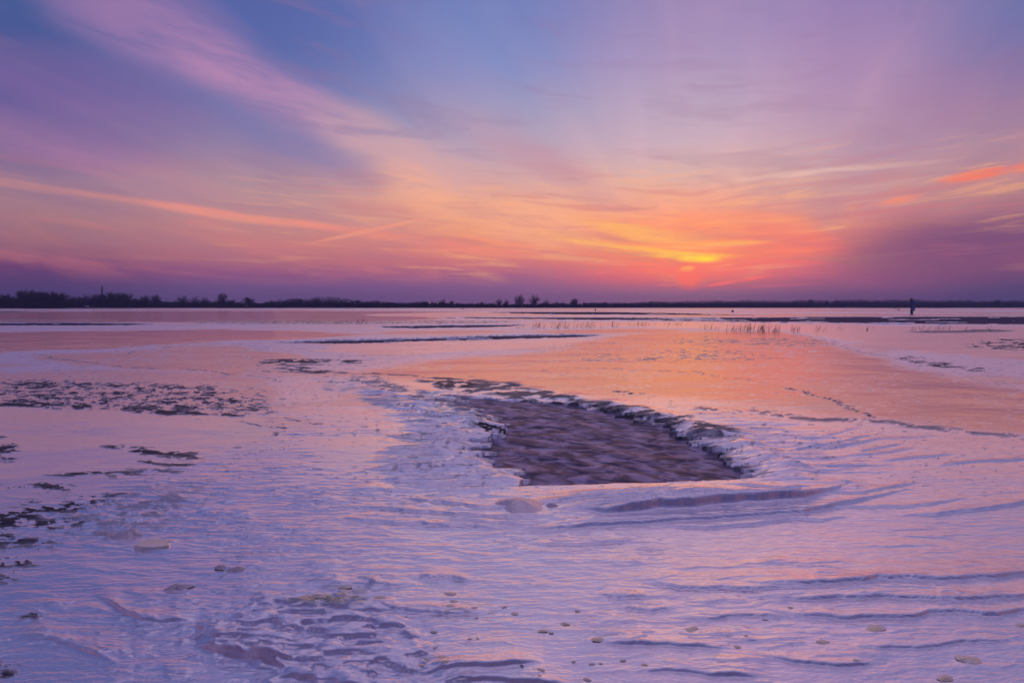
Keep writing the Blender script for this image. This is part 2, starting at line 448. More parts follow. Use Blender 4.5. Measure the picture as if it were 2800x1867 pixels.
# ---- ice kinds
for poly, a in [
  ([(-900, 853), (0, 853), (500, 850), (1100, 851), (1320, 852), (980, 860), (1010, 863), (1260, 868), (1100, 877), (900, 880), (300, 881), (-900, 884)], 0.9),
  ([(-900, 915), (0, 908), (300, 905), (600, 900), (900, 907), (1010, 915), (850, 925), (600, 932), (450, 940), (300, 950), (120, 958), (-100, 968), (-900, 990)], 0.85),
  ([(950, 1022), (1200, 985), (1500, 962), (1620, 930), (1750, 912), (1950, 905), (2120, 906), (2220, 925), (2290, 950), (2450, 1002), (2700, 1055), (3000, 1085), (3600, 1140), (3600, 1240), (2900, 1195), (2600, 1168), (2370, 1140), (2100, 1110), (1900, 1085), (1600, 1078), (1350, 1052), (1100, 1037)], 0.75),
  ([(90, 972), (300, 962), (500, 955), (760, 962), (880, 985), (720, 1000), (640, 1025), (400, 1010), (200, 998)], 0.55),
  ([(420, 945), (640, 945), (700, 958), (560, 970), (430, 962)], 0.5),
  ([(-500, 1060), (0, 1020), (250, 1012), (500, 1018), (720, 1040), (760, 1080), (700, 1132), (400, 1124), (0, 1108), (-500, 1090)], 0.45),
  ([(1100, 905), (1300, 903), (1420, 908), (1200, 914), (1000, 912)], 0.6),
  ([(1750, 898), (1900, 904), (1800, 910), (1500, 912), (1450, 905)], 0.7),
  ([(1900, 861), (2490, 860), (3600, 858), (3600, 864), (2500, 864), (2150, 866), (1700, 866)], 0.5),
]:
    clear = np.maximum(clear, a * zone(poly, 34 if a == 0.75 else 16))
for poly, a in [
  ([(-500, 1112), (0, 1110), (300, 1123), (690, 1136), (790, 1172), (760, 1190), (690, 1205), (560, 1245), (300, 1330), (60, 1400), (-300, 1440)], 0.9),
  ([(1180, 855), (1400, 855), (1650, 863), (1300, 866), (1150, 866), (980, 862)], 0.9),
  ([(1400, 884), (1900, 880), (2100, 885), (2700, 893), (3600, 905), (3600, 1000), (2800, 985), (2500, 960), (2300, 930), (2150, 903), (1700, 893), (1350, 895)], 0.8),
  ([(950, 1190), (1150, 1185), (1200, 1230), (1100, 1280), (900, 1270), (820, 1220)], 0.7),
  ([(1050, 1033), (1150, 1043), (1215, 1062), (1240, 1078), (1195, 1076), (1130, 1055)], 0.9),
  ([(950, 935), (1350, 932), (1550, 925), (1640, 935), (1400, 955), (1100, 970), (850, 960)], 0.6),
]:
    smooth = np.maximum(smooth, a * zone(poly, 18))
# far, thin alternating bands
fb = fbm(TQ * 0.9, LQ * 7.0, 5, 4)
far = sstep(905 - V, 0, 40).astype(np.float32)
clear = np.maximum(clear, 0.7 * far * sstep(fb, 0.10, 0.30) * (1 - smooth))
fb2 = fbm(TQ * 1.1, LQ * 2.6, 25, 5)
midz = sstep(V, 885, 930) * sstep(1250 - V, 0, 150)
clear = np.maximum(clear, 0.35 * midz * sstep(fb2, 0.05, 0.4) * (1 - smooth))

dash = fbm(TQ * 16, LQ * 26, 27, 3, 0.6)
clear = clear * (1 - 0.75 * sstep(dash, 0.16, 0.42) * sstep(fbm(TQ * 2.4, LQ * 3, 29, 3), -0.25, 0.25) * sstep(V, 905, 960))
# ---- dark crusts: blobs inside outlines
blob = fbm(TQ * 9, LQ * 11, 9, 3, 0.6)              # horizontally drawn blobs
blob_f = fbm(TQ * 26, LQ * 32, 19, 3, 0.6)
clump = 0.45 * fbm(TQ * 3.0, LQ * 4.0, 15, 3)
def crust(poly, thr, soft=14, fine=0.45, amt=1.0, wid=0.24):
    z = zone(poly, soft)
    return amt * z * sstep(blob + fine * blob_f + 0.9 * (z - 1) + clump, thr, thr + wid)
for args in [
  (([(-600, 1075), (-100, 1045), (100, 1035), (330, 1040), (560, 1048), (720, 1085), (740, 1136), (560, 1134), (330, 1122), (0, 1106), (-500, 1090)], 0.10, 40, 1.0),),
  (([(-400, 1075), (0, 1085), (330, 1112), (690, 1128), (700, 1138), (330, 1125), (0, 1110), (-400, 1092)], -0.25, 8),),
  (([(690, 985), (760, 978), (900, 980), (1020, 986), (980, 998), (850, 1002), (700, 1000)], -0.05, 25),),
  (([(730, 1004), (780, 1000), (900, 1012), (1010, 1018), (960, 1022), (800, 1020)], 0.0, 20),),
  (([(930, 1028), (1040, 1028), (1130, 1058), (1250, 1090), (1360, 1150), (1330, 1150), (1180, 1115), (1040, 1075), (960, 1045)], -0.20, 26, 0.5, 0.62, 0.5),),
  (([(1140, 1038), (1260, 1034), (1330, 1070), (1300, 1080), (1220, 1066)], -0.15, 20),),
  (([(1265, 1032), (1380, 1043), (1560, 1083), (1750, 1113), (1950, 1153), (2060, 1187), (2000, 1192), (1880, 1178), (1700, 1136), (1520, 1106), (1380, 1088), (1290, 1066)], -0.42, 18, 0.15, 0.88, 0.5),),
  (([(2150, 1134), (2240, 1136), (2400, 1152), (2560, 1165), (2700, 1180), (2850, 1200), (2850, 1206), (2640, 1187), (2430, 1166), (2200, 1148)], -0.75, 12, 0.7, 0.75, 0.4),),
  (([(1880, 1112), (2000, 1120), (2180, 1134), (2200, 1146), (2020, 1132), (1880, 1122)], -0.10, 14, 0.8, 0.8),),
  (([(1640, 1070), (1720, 1068), (1760, 1076), (1700, 1086), (1640, 1080)], 0.1, 14),),
  (([(2430, 974), (2520, 980), (2640, 1000), (2760, 1020), (2660, 1018), (2520, 1000), (2460, 990)], -0.12, 16),),
  (([(2620, 942), (2720, 928), (2900, 926), (2900, 962), (2720, 955)], -0.08, 20),),
  (([(2020, 928), (2150, 922), (2260, 932), (2280, 948), (2150, 950), (2020, 942)], 0.12, 24, 1.3, 0.6, 0.4),),
  (([(1850, 926), (2000, 924), (2040, 936), (1960, 950), (1840, 942)], 0.30, 24, 1.3, 0.55, 0.4),),
  (([(1850, 950), (2060, 960), (2120, 985), (1900, 995), (1700, 985)], 0.50, 30, 1.4, 0.55, 0.4),),
  (([(1540, 968), (1680, 965), (1760, 985), (1600, 992)], 0.45, 24, 1.4, 0.5, 0.4),),
  (([(-500, 1172), (-100, 1180), (40, 1184), (42, 1194), (-100, 1200), (-500, 1196)], -0.2, 12),),
  (([(-200, 1222), (40, 1218), (48, 1228), (20, 1262), (-200, 1290)], -0.05, 14),),
  (([(280, 1220), (420, 1226), (540, 1240), (530, 1250), (420, 1248), (340, 1240)], -0.05, 12),),
  (([(330, 1256), (430, 1262), (520, 1268), (500, 1274), (380, 1270)], -0.25, 8),),
  (([(110, 1298), (220, 1288), (380, 1294), (520, 1292), (480, 1300), (300, 1304), (150, 1306)], -0.30, 9),),
  (([(20, 1330), (120, 1322), (200, 1330), (120, 1344), (30, 1344)], 0.0, 14),),
  (([(60, 1372), (180, 1352), (330, 1336), (360, 1344), (260, 1370), (140, 1384), (60, 1384)], 0.02, 16),),
  (([(-300, 1400), (0, 1394), (200, 1372), (290, 1356), (320, 1366), (240, 1400), (120, 1420), (-200, 1440)], -0.02, 16),),
  (([(-300, 1420), (0, 1408), (150, 1422), (280, 1424), (200, 1450), (60, 1460), (-300, 1450)], -0.20, 16),),
  (([(-300, 1462), (0, 1458), (120, 1470), (200, 1486), (100, 1492), (-200, 1490)], -0.10, 16),),
  (([(-300, 1506), (0, 1500), (110, 1520), (90, 1552), (0, 1562), (-300, 1570)], 0.02, 18),),
  (([(-200, 1580), (40, 1570), (70, 1580), (30, 1592), (-200, 1600)], 0.0, 18),),
  (([(50, 1682), (75, 1668), (105, 1672), (95, 1684), (60, 1690)], -0.45, 8),),
  (([(-100, 1820), (20, 1816), (50, 1830), (30, 1848), (-100, 1860)], -0.30, 12),),
  (([(1290, 1135), (1380, 1150), (1400, 1180), (1330, 1195)], 0.0, 16),),
]:
    a_ = list(args[0])
    if max(q[0] for q in a_[0]) < 560 and min(q[1] for q in a_[0]) > 1165: a_[1] -= 0.17
    dark = np.maximum(dark, crust(*a_))
# soft grey crust in the left middle ground
dark = np.maximum(dark, 0.45 * zone([(240, 1360), (420, 1330), (560, 1330), (520, 1390), (430, 1440), (250, 1470), (150, 1440)], 40) * sstep(blob + 0.5 * blob_f, -0.1, 0.25))
# scattered flecks
flk = fbm(TQ * 16, LQ * 24, 59, 3, 0.6)
dens = fbm(TQ * 2, LQ * 3, 63, 3)
dark = np.maximum(dark, 0.45 * sstep(flk, 0.66 - 0.30 * np.clip(dens, -0.2, 0.5), 0.86 - 0.30 * np.clip(dens, -0.2, 0.5)) * sstep(1420 - V, 0, 150) * sstep(V, 890, 960) * (1 - 0.8 * smooth) * (1 - 0.85 * np.clip(clear * 1.4, 0, 1)))
# narrow cracks and frozen-in tide lines
for pts, w, a in [
  ([(100, 966), (130, 975), (300, 1000), (500, 1010), (700, 1028), (760, 1045)], 2.6, 0.7),
  ([(310, 972), (420, 955), (460, 945), (640, 938), (720, 950), (710, 965)], 2.2, 0.55),
  ([(720, 1017), (850, 1017), (1000, 1020), (1150, 1030), (1300, 1042)], 5.0, 1.0),
  ([(670, 1150), (720, 1162), (790, 1168), (770, 1180), (720, 1198)], 3.5, 0.8),
  ([(770, 1146), (830, 1155), (890, 1162)], 3.0, 0.8),
  ([(690, 1060), (720, 1075), (715, 1100), (730, 1130)], 4.0, 0.6),
  ([(1990, 909), (2150, 914), (2260, 930), (2310, 950), (2330, 962), (2420, 972)], 2.4, 0.55),
  ([(2330, 958), (2450, 978), (2640, 1015), (2820, 1035)], 2.0, 0.4),
  ([(1500, 950), (1640, 940), (1800, 926), (1950, 920)], 2.0, 0.5),
  ([(1480, 1004), (1700, 1010), (1900, 1018), (1990, 1028), (2100, 1050), (2200, 1075), (2280, 1098), (2340, 1122), (2380, 1142)], 1.8, 0.5),
  ([(1460, 1012), (1600, 1032), (1690, 1042)], 1.8, 0.35),
  ([(480, 1300), (560, 1290), (640, 1258), (720, 1230)], 2.0, 0.4),
]:
    brk = sstep(fbm(TQ * 14, LQ * 14, 91, 3), -0.35, 0.05)
    dark = np.maximum(dark, a * stroke(pts, w) * brk)
spots = stroke([(2160, 1060), (2230, 1082), (2290, 1102), (2340, 1122), (2378, 1140)], 7, 5) * sstep(blob_f, 0.05, 0.2)
dark = np.maximum(dark, spots)

# ---- height: gentle swell + wind-drawn ripples (long across the view)
near = np.clip(7.0 / np.maximum(Y, 0.1), 0, 1)
Hh += 0.010 * fbm(X * 0.35, Y * 0.6, 101, 4)
rip = fbm(X * 1.9 + 0.8 * Y, Y * 9.0 - 0.6 * X, 111, 4, 0.55)
ripm = sstep(fbm(X * 0.7, Y * 1.3, 121, 3), -0.35, 0.35)
Hh += (0.0010 + 0.0020 * ripm * sstep(2300 - U, 0, 1500)) * rip * (1 - 0.85 * smooth) * (1 - 0.6 * clear) * np.clip(near * 1.6, 0, 1)
rdg = 1 - np.abs(fbm(X * 1.5 + 0.35 * Y, Y * 6.5, 117, 4, 0.5)) * 1.6
rdm = zone([(300, 1250), (900, 1290), (1500, 1330), (1650, 1480), (1350, 1640), (700, 1640), (250, 1480)], 150)
Hh += 0.0055 * np.clip(rdg, 0, 1) ** 2 * (0.10 + 0.9 * rdm) * (1 - 0.9 * smooth) * (1 - 0.7 * clear) * np.clip(near * 1.6, 0, 1)
fin = fbm(X * 9, Y * 26, 131, 3, 0.6)
Hh += 0.0006 * fin * (1 - 0.7 * smooth) * near
plq = fbm(X * 2.6 + 0.5 * Y, Y * 13.0 - 0.3 * X, 171, 3, 0.5)
plm = sstep(fbm(X * 0.9, Y * 1.6, 175, 3), -0.15, 0.3) * sstep(V, 1080, 1200) * sstep(2450 - U, 0, 900)
Hh += 0.0042 * sstep(plq, 0.12, 0.22) * (plm + 0.25) * (1 - smooth) * (1 - clear) * np.clip(near * 1.5, 0, 1)
plq2 = fbm(X * 6.0 + 0.5 * Y, Y * 30.0, 179, 2, 0.5)
Hh += 0.0013 * sstep(plq2, 0.18, 0.34) * (0.2 + 0.8 * plm) * (1 - smooth) * (1 - clear) * near
# rough brash in the lower left foreground: overlapping frozen plates
brash = zone([(500, 1745), (640, 1700), (700, 1655), (860, 1625), (1010, 1625), (1060, 1680), (1120, 1720), (1180, 1800), (1120, 1870), (1300, 1900), (1250, 2100), (860, 2200), (780, 1880), (640, 1800)], 26)
cell = fbm(X * 4.6 + 1.2 * Y, Y * 18.0, 141, 2, 0.45); cell2 = fbm(X * 14.0, Y * 34.0, 151, 2)
lump = np.maximum(0, cell + 0.25) ** 0.8
Hh += brash * (0.020 * sstep(cell, -0.12, 0.06) + 0.022 * lump + 0.003 * cell2)
br2 = zone([(620, 1560), (900, 1480), (1300, 1500), (1350, 1600), (1100, 1640), (700, 1640)], 60) * 0.4
Hh += br2 * 0.014 * np.maximum(0, cell)
grz = zone([(80, 1400), (430, 1340), (640, 1340), (700, 1420), (600, 1470), (240, 1480)], 50)
Hh += grz * 0.014 * np.maximum(0, fbm(X * 4, Y * 12, 161, 3))
soil = np.maximum(soil, zone([(800, 1632), (880, 1612), (1000, 1618), (1010, 1650), (900, 1668), (810, 1656)], 20) * sstep(lump, 0.2, 0.55))
soil = np.maximum(soil, 0.6 * zone([(1190, 1640), (1320, 1640), (1350, 1690), (1200, 1690)], 20) * sstep(cell2, 0.1, 0.4))
# crusts stand slightly proud with a broken top
Hh += dark * (0.5 + 0.5 * np.clip(blob_f + 0.4, 0, 1.4)) * np.clip(0.0011 * Y, 0.004, 0.03)

# ---- low scarps: edges of overlapping ice layers, stepping down towards the viewer
def scarp(pts, A, back=0.35, face=0.012, jag=1.0):
    xs = np.array([p[0] for p in pts], float); ys = np.array([p[1] for p in pts], float)
    i0, i1 = np.searchsorted(colsx, xs[0] - 5), np.searchsorted(colsx, xs[-1] + 5)
    if i1 - i0 < 3: return
    cx = colsx[i0:i1]
    yl = np.interp(cx, xs, ys)
    hh = yl - HORIZON
    seed = int(xs[0] * 7 + ys[0])
    yl = yl + jag * hh / 100 * 0.45 * fbm(cx / 70.0, cx * 0 + seed * 0.37, seed % 97, 3, 0.4)
    _, yw = ground(cx, yl)
    tap = np.minimum(1, np.minimum((cx - xs[0] + 5) / (0.22 * (xs[-1] - xs[0])), (xs[-1] + 5 - cx) / (0.22 * (xs[-1] - xs[0]))))
    tap = np.clip(tap, 0, 1)
    r0 = np.searchsorted(rows, ys.min() - 120); r1 = min(NR, np.searchsorted(rows, ys.max() + 60))
    d = Y[r0:r1, i0:i1] - yw[None, :]                    # + behind the edge
    fc = max(face * 0.7, 0.5 * A, 1.35 * 1.3 * float(yw.mean()) ** 2 / (CAM_H * F_PX)); prof = np.exp(-np.maximum(d, 0) / (back * 0.55)) * sstep(d, -fc, 0.35 * fc)
    Hh[r0:r1, i0:i1] += 1.5 * A * tap[None, :] * prof
scarps = [
 ([(1560, 1398), (1640, 1404), (1690, 1406), (1760, 1400), (1800, 1393), (1900, 1389), (2000, 1377), (2100, 1371), (2200, 1362), (2290, 1340), (2330, 1314)], 0.060, 0.30, 0.035, 1.0),
 ([(1420, 1384), (1500, 1377), (1600, 1366), (1700, 1361), (1800, 1356), (1900, 1347), (2010, 1340)], 0.022, 0.16, 0.020, 1.2),
 ([(1500, 1400), (1600, 1392), (1720, 1382), (1850, 1372), (2000, 1358), (2120, 1345)], 0.022, 0.10, 0.02, 1.2),
 ([(1540, 1352), (1700, 1345), (1780, 1338), (1900, 1338)], 0.010, 0.10, 0.014, 1.4),
 ([(1980, 1325), (2060, 1330), (2150, 1338), (2240, 1336)], 0.012, 0.10, 0.014, 1.6),
 ([(1380, 1448), (1500, 1447), (1600, 1440), (1800, 1428), (1950, 1420), (2050, 1412), (2200, 1404), (2250, 1391), (2330, 1374), (2430, 1350), (2500, 1334)], 0.024, 0.30, 0.016, 1.0),
 ([(1500, 1437), (1620, 1430), (1750, 1422), (1900, 1418)], 0.010, 0.12, 0.012, 1.3),
 ([(1760, 1435), (1930, 1441), (2000, 1436), (2100, 1428), (2170, 1418), (2250, 1421), (2330, 1408)], 0.013, 0.30, 0.012, 1.0),
 ([(950, 1384), (1100, 1398), (1250, 1408), (1400, 1415), (1540, 1421)], 0.014, 0.22, 0.014, 1.3),
 ([(1090, 1360), (1200, 1375), (1300, 1385), (1420, 1397)], 0.014, 0.16, 0.014, 1.4),
 ([(940, 1425), (1150, 1434), (1300, 1441), (1440, 1449)], 0.012, 0.22, 0.012, 1.3),
 ([(1200, 1420), (1350, 1430), (1480, 1436)], 0.010, 0.16, 0.012, 1.3),
 ([(2230, 1387), (2400, 1385), (2500, 1383), (2600, 1371), (2650, 1362)], 0.010, 0.3, 0.011, 1.0),
 ([(2460, 1407), (2550, 1405), (2700, 1390), (2800, 1374), (2960, 1350)], 0.014, 0.35, 0.011, 1.0),
 ([(2240, 1352), (2360, 1348), (2420, 1336), (2520, 1318)], 0.010, 0.2, 0.011, 1.2),
 ([(1440, 1488), (1640, 1487), (1745, 1474)], 0.010, 0.3, 0.010, 1.0),
 ([(1740, 1592), (1860, 1611), (2020, 1613), (2110, 1619), (2210, 1611)], 0.013, 0.4, 0.010, 1.0),
 ([(2020, 1596), (2080, 1605), (2250, 1608), (2370, 1599), (2400, 1590), (2600, 1592), (2720, 1586), (2800, 1571), (2960, 1545)], 0.018, 0.5, 0.010, 1.0),
 ([(2040, 1638), (2200, 1643), (2400, 1640), (2500, 1645), (2620, 1651), (2700, 1644), (2800, 1636), (2960, 1625)], 0.015, 0.45, 0.010, 1.0),
 ([(2060, 1668), (2200, 1684), (2300, 1694), (2500, 1690), (2540, 1678), (2650, 1681), (2730, 1687), (2800, 1674), (2960, 1660)], 0.014, 0.4, 0.010, 1.0),
 ([(1640, 1627), (1720, 1637), (1770, 1636)], 0.009, 0.2, 0.010, 1.0),
 ([(1830, 1688), (1950, 1692), (2060, 1681), (2160, 1690)], 0.010, 0.3, 0.010, 1.2),
 ([(1690, 1664), (1780, 1668), (1850, 1662)], 0.009, 0.25, 0.010, 1.2),
 ([(1640, 1763), (1800, 1764), (1920, 1772), (2010, 1780)], 0.012, 0.3, 0.010, 1.2),
 ([(1740, 1835), (1860, 1834), (1980, 1846), (2100, 1852)], 0.010, 0.3, 0.010, 1.2),
 ([(2080, 1795), (2200, 1812), (2320, 1820), (2420, 1812)], 0.011, 0.3, 0.010, 1.2),
 ([(2330, 1775), (2500, 1770), (2640, 1758), (2800, 1750)], 0.010, 0.3, 0.010, 1.2),
 ([(1130, 1846), (1260, 1838), (1380, 1830), (1480, 1812)], 0.018, 0.3, 0.012, 1.3),
 ([(1180, 1872), (1320, 1856), (1460, 1868), (1560, 1872)], 0.016, 0.3, 0.012, 1.3),
 ([(1000, 1660), (1150, 1676), (1260, 1680), (1350, 1678)], 0.012, 0.2, 0.010, 1.2),
 ([(860, 1602), (960, 1600), (1080, 1604), (1140, 1600)], 0.012, 0.2, 0.010, 1.2),
 ([(1150, 1586), (1220, 1582), (1290, 1586)], 0.014, 0.12, 0.010, 1.0),
 ([(260, 1628), (300, 1648), (345, 1680), (390, 1698), (460, 1700), (540, 1694)], 0.016, 0.25, 0.016, 0.6),
 ([(60, 1742), (150, 1752), (240, 1780), (320, 1818)], 0.012, 0.3, 0.03, 0.6),
 ([(2130, 1236), (2280, 1212), (2400, 1187)], 0.014, 0.12, 0.012, 1.2),
 ([(2220, 1232), (2330, 1216), (2420, 1198)], 0.013, 0.12, 0.012, 1.2),
 ([(2150, 1246), (2300, 1250), (2420, 1238), (2530, 1222)], 0.010, 0.12, 0.012, 1.2),
 ([(2230, 1196), (2300, 1182), (2360, 1166)], 0.010, 0.1, 0.012, 1.2),
 ([(2380, 1202), (2500, 1196), (2580, 1190)], 0.008, 0.1, 0.012, 1.2),
 ([(2340, 1236), (2420, 1222), (2470, 1212)], 0.012, 0.1, 0.012, 1.2),
 ([(2400, 1262), (2500, 1254), (2620, 1240)], 0.010, 0.1, 0.012, 1.2),
 ([(2560, 1274), (2700, 1262), (2850, 1256)], 0.012, 0.1, 0.012, 1.4),
 ([(1060, 1192), (1200, 1197), (1300, 1188)], 0.026, 0.09, 0.02, 1.0),
 ([(1050, 1226), (1180, 1223), (1255, 1216)], 0.026, 0.09, 0.02, 1.0),
 ([(1110, 1238), (1180, 1236), (1250, 1230)], 0.018, 0.06, 0.015, 1.0),
 ([(1080, 1252), (1180, 1249), (1250, 1246)], 0.018, 0.06, 0.015, 1.0),
 ([(1000, 1282), (1150, 1279), (1290, 1272), (1340, 1268)], 0.028, 0.10, 0.02, 1.0),
 ([(1040, 1312), (1250, 1307), (1390, 1300)], 0.026, 0.08, 0.02, 1.0),
 ([(1130, 1328), (1300, 1323), (1400, 1318)], 0.016, 0.06, 0.015, 1.0),
 ([(1080, 1122), (1170, 1130), (1240, 1138)], 0.022, 0.08, 0.02, 1.0),
 ([(1010, 1104), (1100, 1108), (1170, 1118)], 0.020, 0.08, 0.02, 1.0),
 ([(1150, 1152), (1250, 1160), (1320, 1168)], 0.022, 0.08, 0.02, 1.0),
 ([(1160, 1172), (1270, 1178), (1350, 1176)], 0.018, 0.06, 0.02, 1.0),
 ([(540, 1768), (600, 1790), (720, 1815), (800, 1832)], 0.030, 0.2, 0.02, 1.0),
]
for s_ in scarps: scarp(*s_)
for k in range(200):                                     # many faint layer edges
    yy = 1335 + 540 * RNG.random() ** 0.9; xx = RNG.uniform(-50, 2850)
    if yy < 1520 and 1350 < xx < 2300: continue
    L = RNG.uniform(60, 240); sl = RNG.normal(-0.02 if xx > 1500 else 0.04, 0.04)
    n = 5; pts = [(xx + L * i / (n - 1), yy + sl * L * i / (n - 1) + RNG.normal(0, 2.0)) for i in range(n)]
    scarp(pts, RNG.uniform(0.0015, 0.0045), RNG.uniform(0.06, 0.25), 0.006, 1.2)

# ---- main opening in the ice, its broken rim and rounded hummocks
HOLE = [(1213, 1077), (1300, 1083), (1420, 1091), (1548, 1098), (1680, 1123), (1790, 1150), (1870, 1178), (1925, 1212), (1990, 1248), (2062, 1290), (2048, 1309), (1920, 1313), (1786, 1318), (1600, 1322), (1417, 1323), (1436, 1302), (1428, 1284), (1350, 1258), (1316, 1238), (1320, 1222), (1345, 1200), (1378, 1174), (1350, 1140), (1310, 1114), (1250, 1092)]
tong = fbm(X * 0.9 + 0.4 * Y, Y * 7.0, 201, 4, 0.6)
tong2 = fbm(X * 5, Y * 22.0, 207, 3, 0.6)
nearedge = sstep(V, 1300, 1312)
UH = U + (tong * 60 + tong2 * 6) * (1 - 0.9 * nearedge)
LH = LV + (tong * 5 + tong2 * 1.5) * (1 - 0.5 * nearedge)
hole = zone(HOLE, 3.0, UH, LH)
rimw = zone(HOLE, 50.0, UH, LH, 20)
# ledges fall towards the water on the far and side rims
side = (1 - nearedge)
Hh -= 0.028 * sstep(rimw, 0.05, 0.75) * side
rimz = sstep(rimw, 0.02, 0.5) * side * (1 - hole)
comb_r = fbm(X * 0.9 + 0.3 * Y, Y * 6.5, 211, 4, 0.5)
Hh += rimz * (0.013 * comb_r + 0.002 * tong2)
right = sstep(U, 1500, 1700)
dark = np.maximum(dark, np.clip(0.9 * sstep(rimw, 0.30, 0.62) * side * right * sstep(comb_r + 0.25 * tong2, -0.45, 0.35), 0, 0.90))
dark = np.maximum(dark, 0.70 * sstep(rimw, 0.55, 0.85) * side * (1 - right) * sstep(comb_r + 0.5 * tong2, -0.1, 0.3))
# long wave-built fingers left of the opening
lf = zone([(860, 1030), (1000, 1040), (1150, 1075), (1330, 1120), (1400, 1180), (1340, 1240), (1420, 1290), (1400, 1325), (1250, 1335), (1080, 1320), (1060, 1250), (1130, 1180), (1050, 1110), (900, 1060)], 60)
fing = fbm(X * 0.8 + 0.15 * Y, Y * 6.5, 221, 4, 0.55)
Hh += lf * (0.034 * np.maximum(fing, -0.3)) + lf * 0.010 * fbm(X * 2.2, Y * 15.0, 225, 3)
rf = zone([(1900, 1130), (2150, 1160), (2350, 1220), (2400, 1290), (2300, 1330), (2080, 1330), (2050, 1250), (1950, 1190)], 60)
fing2 = fbm(X * 0.8 - 0.2 * Y, Y * 7.5, 231, 4, 0.55)
Hh += rf * 0.024 * np.maximum(fing2, -0.3)
def mound(x, y, wpx, A, lean=0.0, sy=0.45):
    gx, gy = ground(x, y); gx = float(gx); gy = float(gy)
    wx = wpx * gy / F_PX / 2; wy = wx * sy * 2.2
    i0, i1 = np.searchsorted(colsx, x - wpx * 2.6), np.searchsorted(colsx, x + wpx * 2.6)
    r0, r1 = np.searchsorted(rows, y - 110), np.searchsorted(rows, y + 110)
    q = ((X[r0:r1, i0:i1] - gx - lean * (Y[r0:r1, i0:i1] - gy)) / wx) ** 2 + ((Y[r0:r1, i0:i1] - gy) / wy) ** 2
    n = 1 + 0.35 * fbm(X[r0:r1, i0:i1] / wx * 1.2, Y[r0:r1, i0:i1] / wy * 1.2, int(x) % 71, 3)
    Hh[r0:r1, i0:i1] += A * np.exp(-q * n)
for x, y, w, A in [
  (1935, 1184, 90, 0.060), (1870, 1156, 70, 0.045), (1990, 1184, 110, 0.030), (2030, 1213, 95, 0.055), (2060, 1236, 80, 0.045), (2140, 1272, 85, 0.050), (2180, 1277, 70, 0.025), (2165, 1296, 90, 0.030), (1800, 1134, 80, 0.040), (1740, 1118, 90, 0.035), (1660, 1100, 90, 0.032), (1560, 1082, 90, 0.030), (1460, 1064, 90, 0.028), (1390, 1050, 80, 0.026), (2010, 1180, 60, 0.03), (1985, 1222, 50, 0.02), (2100, 1250, 60, 0.03),
  (1262, 1186, 85, 0.050), (1222, 1218, 75, 0.048), (1200, 1230, 60, 0.025), (1215, 1240, 60, 0.022), (1296, 1264, 80, 0.048), (1240, 1278, 150, 0.035), (1340, 1296, 90, 0.045), (1180, 1144, 70, 0.032), (1130, 1132, 60, 0.028), (1270, 1146, 80, 0.030), (1290, 1162, 70, 0.026), (1120, 1100, 70, 0.024), (1060, 1085, 80, 0.020), (1010, 1062, 80, 0.016), (1390, 1310, 60, 0.025), (1360, 1318, 60, 0.02),
  (1250, 1392, 40, 0.012), (880, 1360, 60, 0.010), (1160, 1380, 50, 0.014), (1070, 1340, 70, 0.012), (1010, 1332, 70, 0.012)]:
    mound(x, y, w, A)
# the near bank rises towards the ridge
bank = zone([(1330, 1326), (1500, 1324), (1800, 1321), (2060, 1312), (2250, 1322), (2300, 1345), (2100, 1372), (1800, 1398), (1600, 1408), (1400, 1395), (1300, 1360)], 30)
Hh += 0.020 * bank * sstep(V, 1318, 1395)
Hh = Hh * (1 - hole) + hole * -0.30

# ---- far leads of open water
LEADS = [
 [(1180, 868), (1400, 867.6), (2100, 867.6), (2250, 865.5), (3700, 865), (3700, 888), (2600, 885.5), (2400, 883), (2200, 881), (1900, 877.5), (1600, 874), (1400, 871)],
 [(1330, 853.5), (1500, 852.6), (1700, 853.2), (1850, 856), (1960, 859), (2100, 860.5), (1960, 861), (1800, 860), (1600, 859.5), (1450, 858)],
 [(1230, 867.3), (1300, 866.6), (1370, 867.5), (1300, 868.8)],
 [(1030, 892), (1200, 889), (1420, 887.5), (1450, 889), (1330, 894), (1150, 897), (1060, 895)],
 [(760, 936), (900, 930), (1150, 925), (1350, 917), (1550, 914), (1640, 916), (1560, 922), (1350, 927), (1150, 932), (980, 938), (850, 939)],
 [(-900, 879), (0, 882.5), (200, 882), (350, 884), (420, 886), (330, 888.5), (100, 889), (-900, 890)],
 [(2460, 906), (2600, 903), (2720, 902), (2790, 904), (2730, 908), (2560, 908.5)],
 [(-900, 848), (60, 850.5), (120, 852.5), (40, 854), (-900, 853)],
]
UL = U + wa * 20 + wc * 14; LL = LV + wc * 3
lead = np.zeros(U.shape, np.float32); shore_rim = np.zeros(U.shape, np.float32)
for p_ in LEADS[:6]:
    lead = np.maximum(lead, zone(p_, 4, UL, LL))
    shore_rim = np.maximum(shore_rim, zone(p_, 10, UL, LL - 0, 12))
lead = lead * (1 - sstep(fbm(TQ * 1.6, LQ * 26, 305, 4, 0.6), 0.50, 0.66))
rimn = shore_rim * (1 - lead)
hum = np.clip(fbm(TQ * 16, LQ * 8, 301, 3) + 0.15, 0, 1)
Hh += rimn * hum * 0.0008 * np.clip(Y, 0, 140)
clear *= (1 - rimn)
smooth *= (1 - rimn)
dark = np.maximum(dark, 0.6 * rimn * sstep(fbm(TQ * 40, LQ * 60, 311, 2), 0.1, 0.3) * 0.6)
Hh = Hh * (1 - lead) + lead * -0.30
for p_ in LEADS[6:]:
    dark = np.maximum(dark, 0.8 * zone(p_, 8))
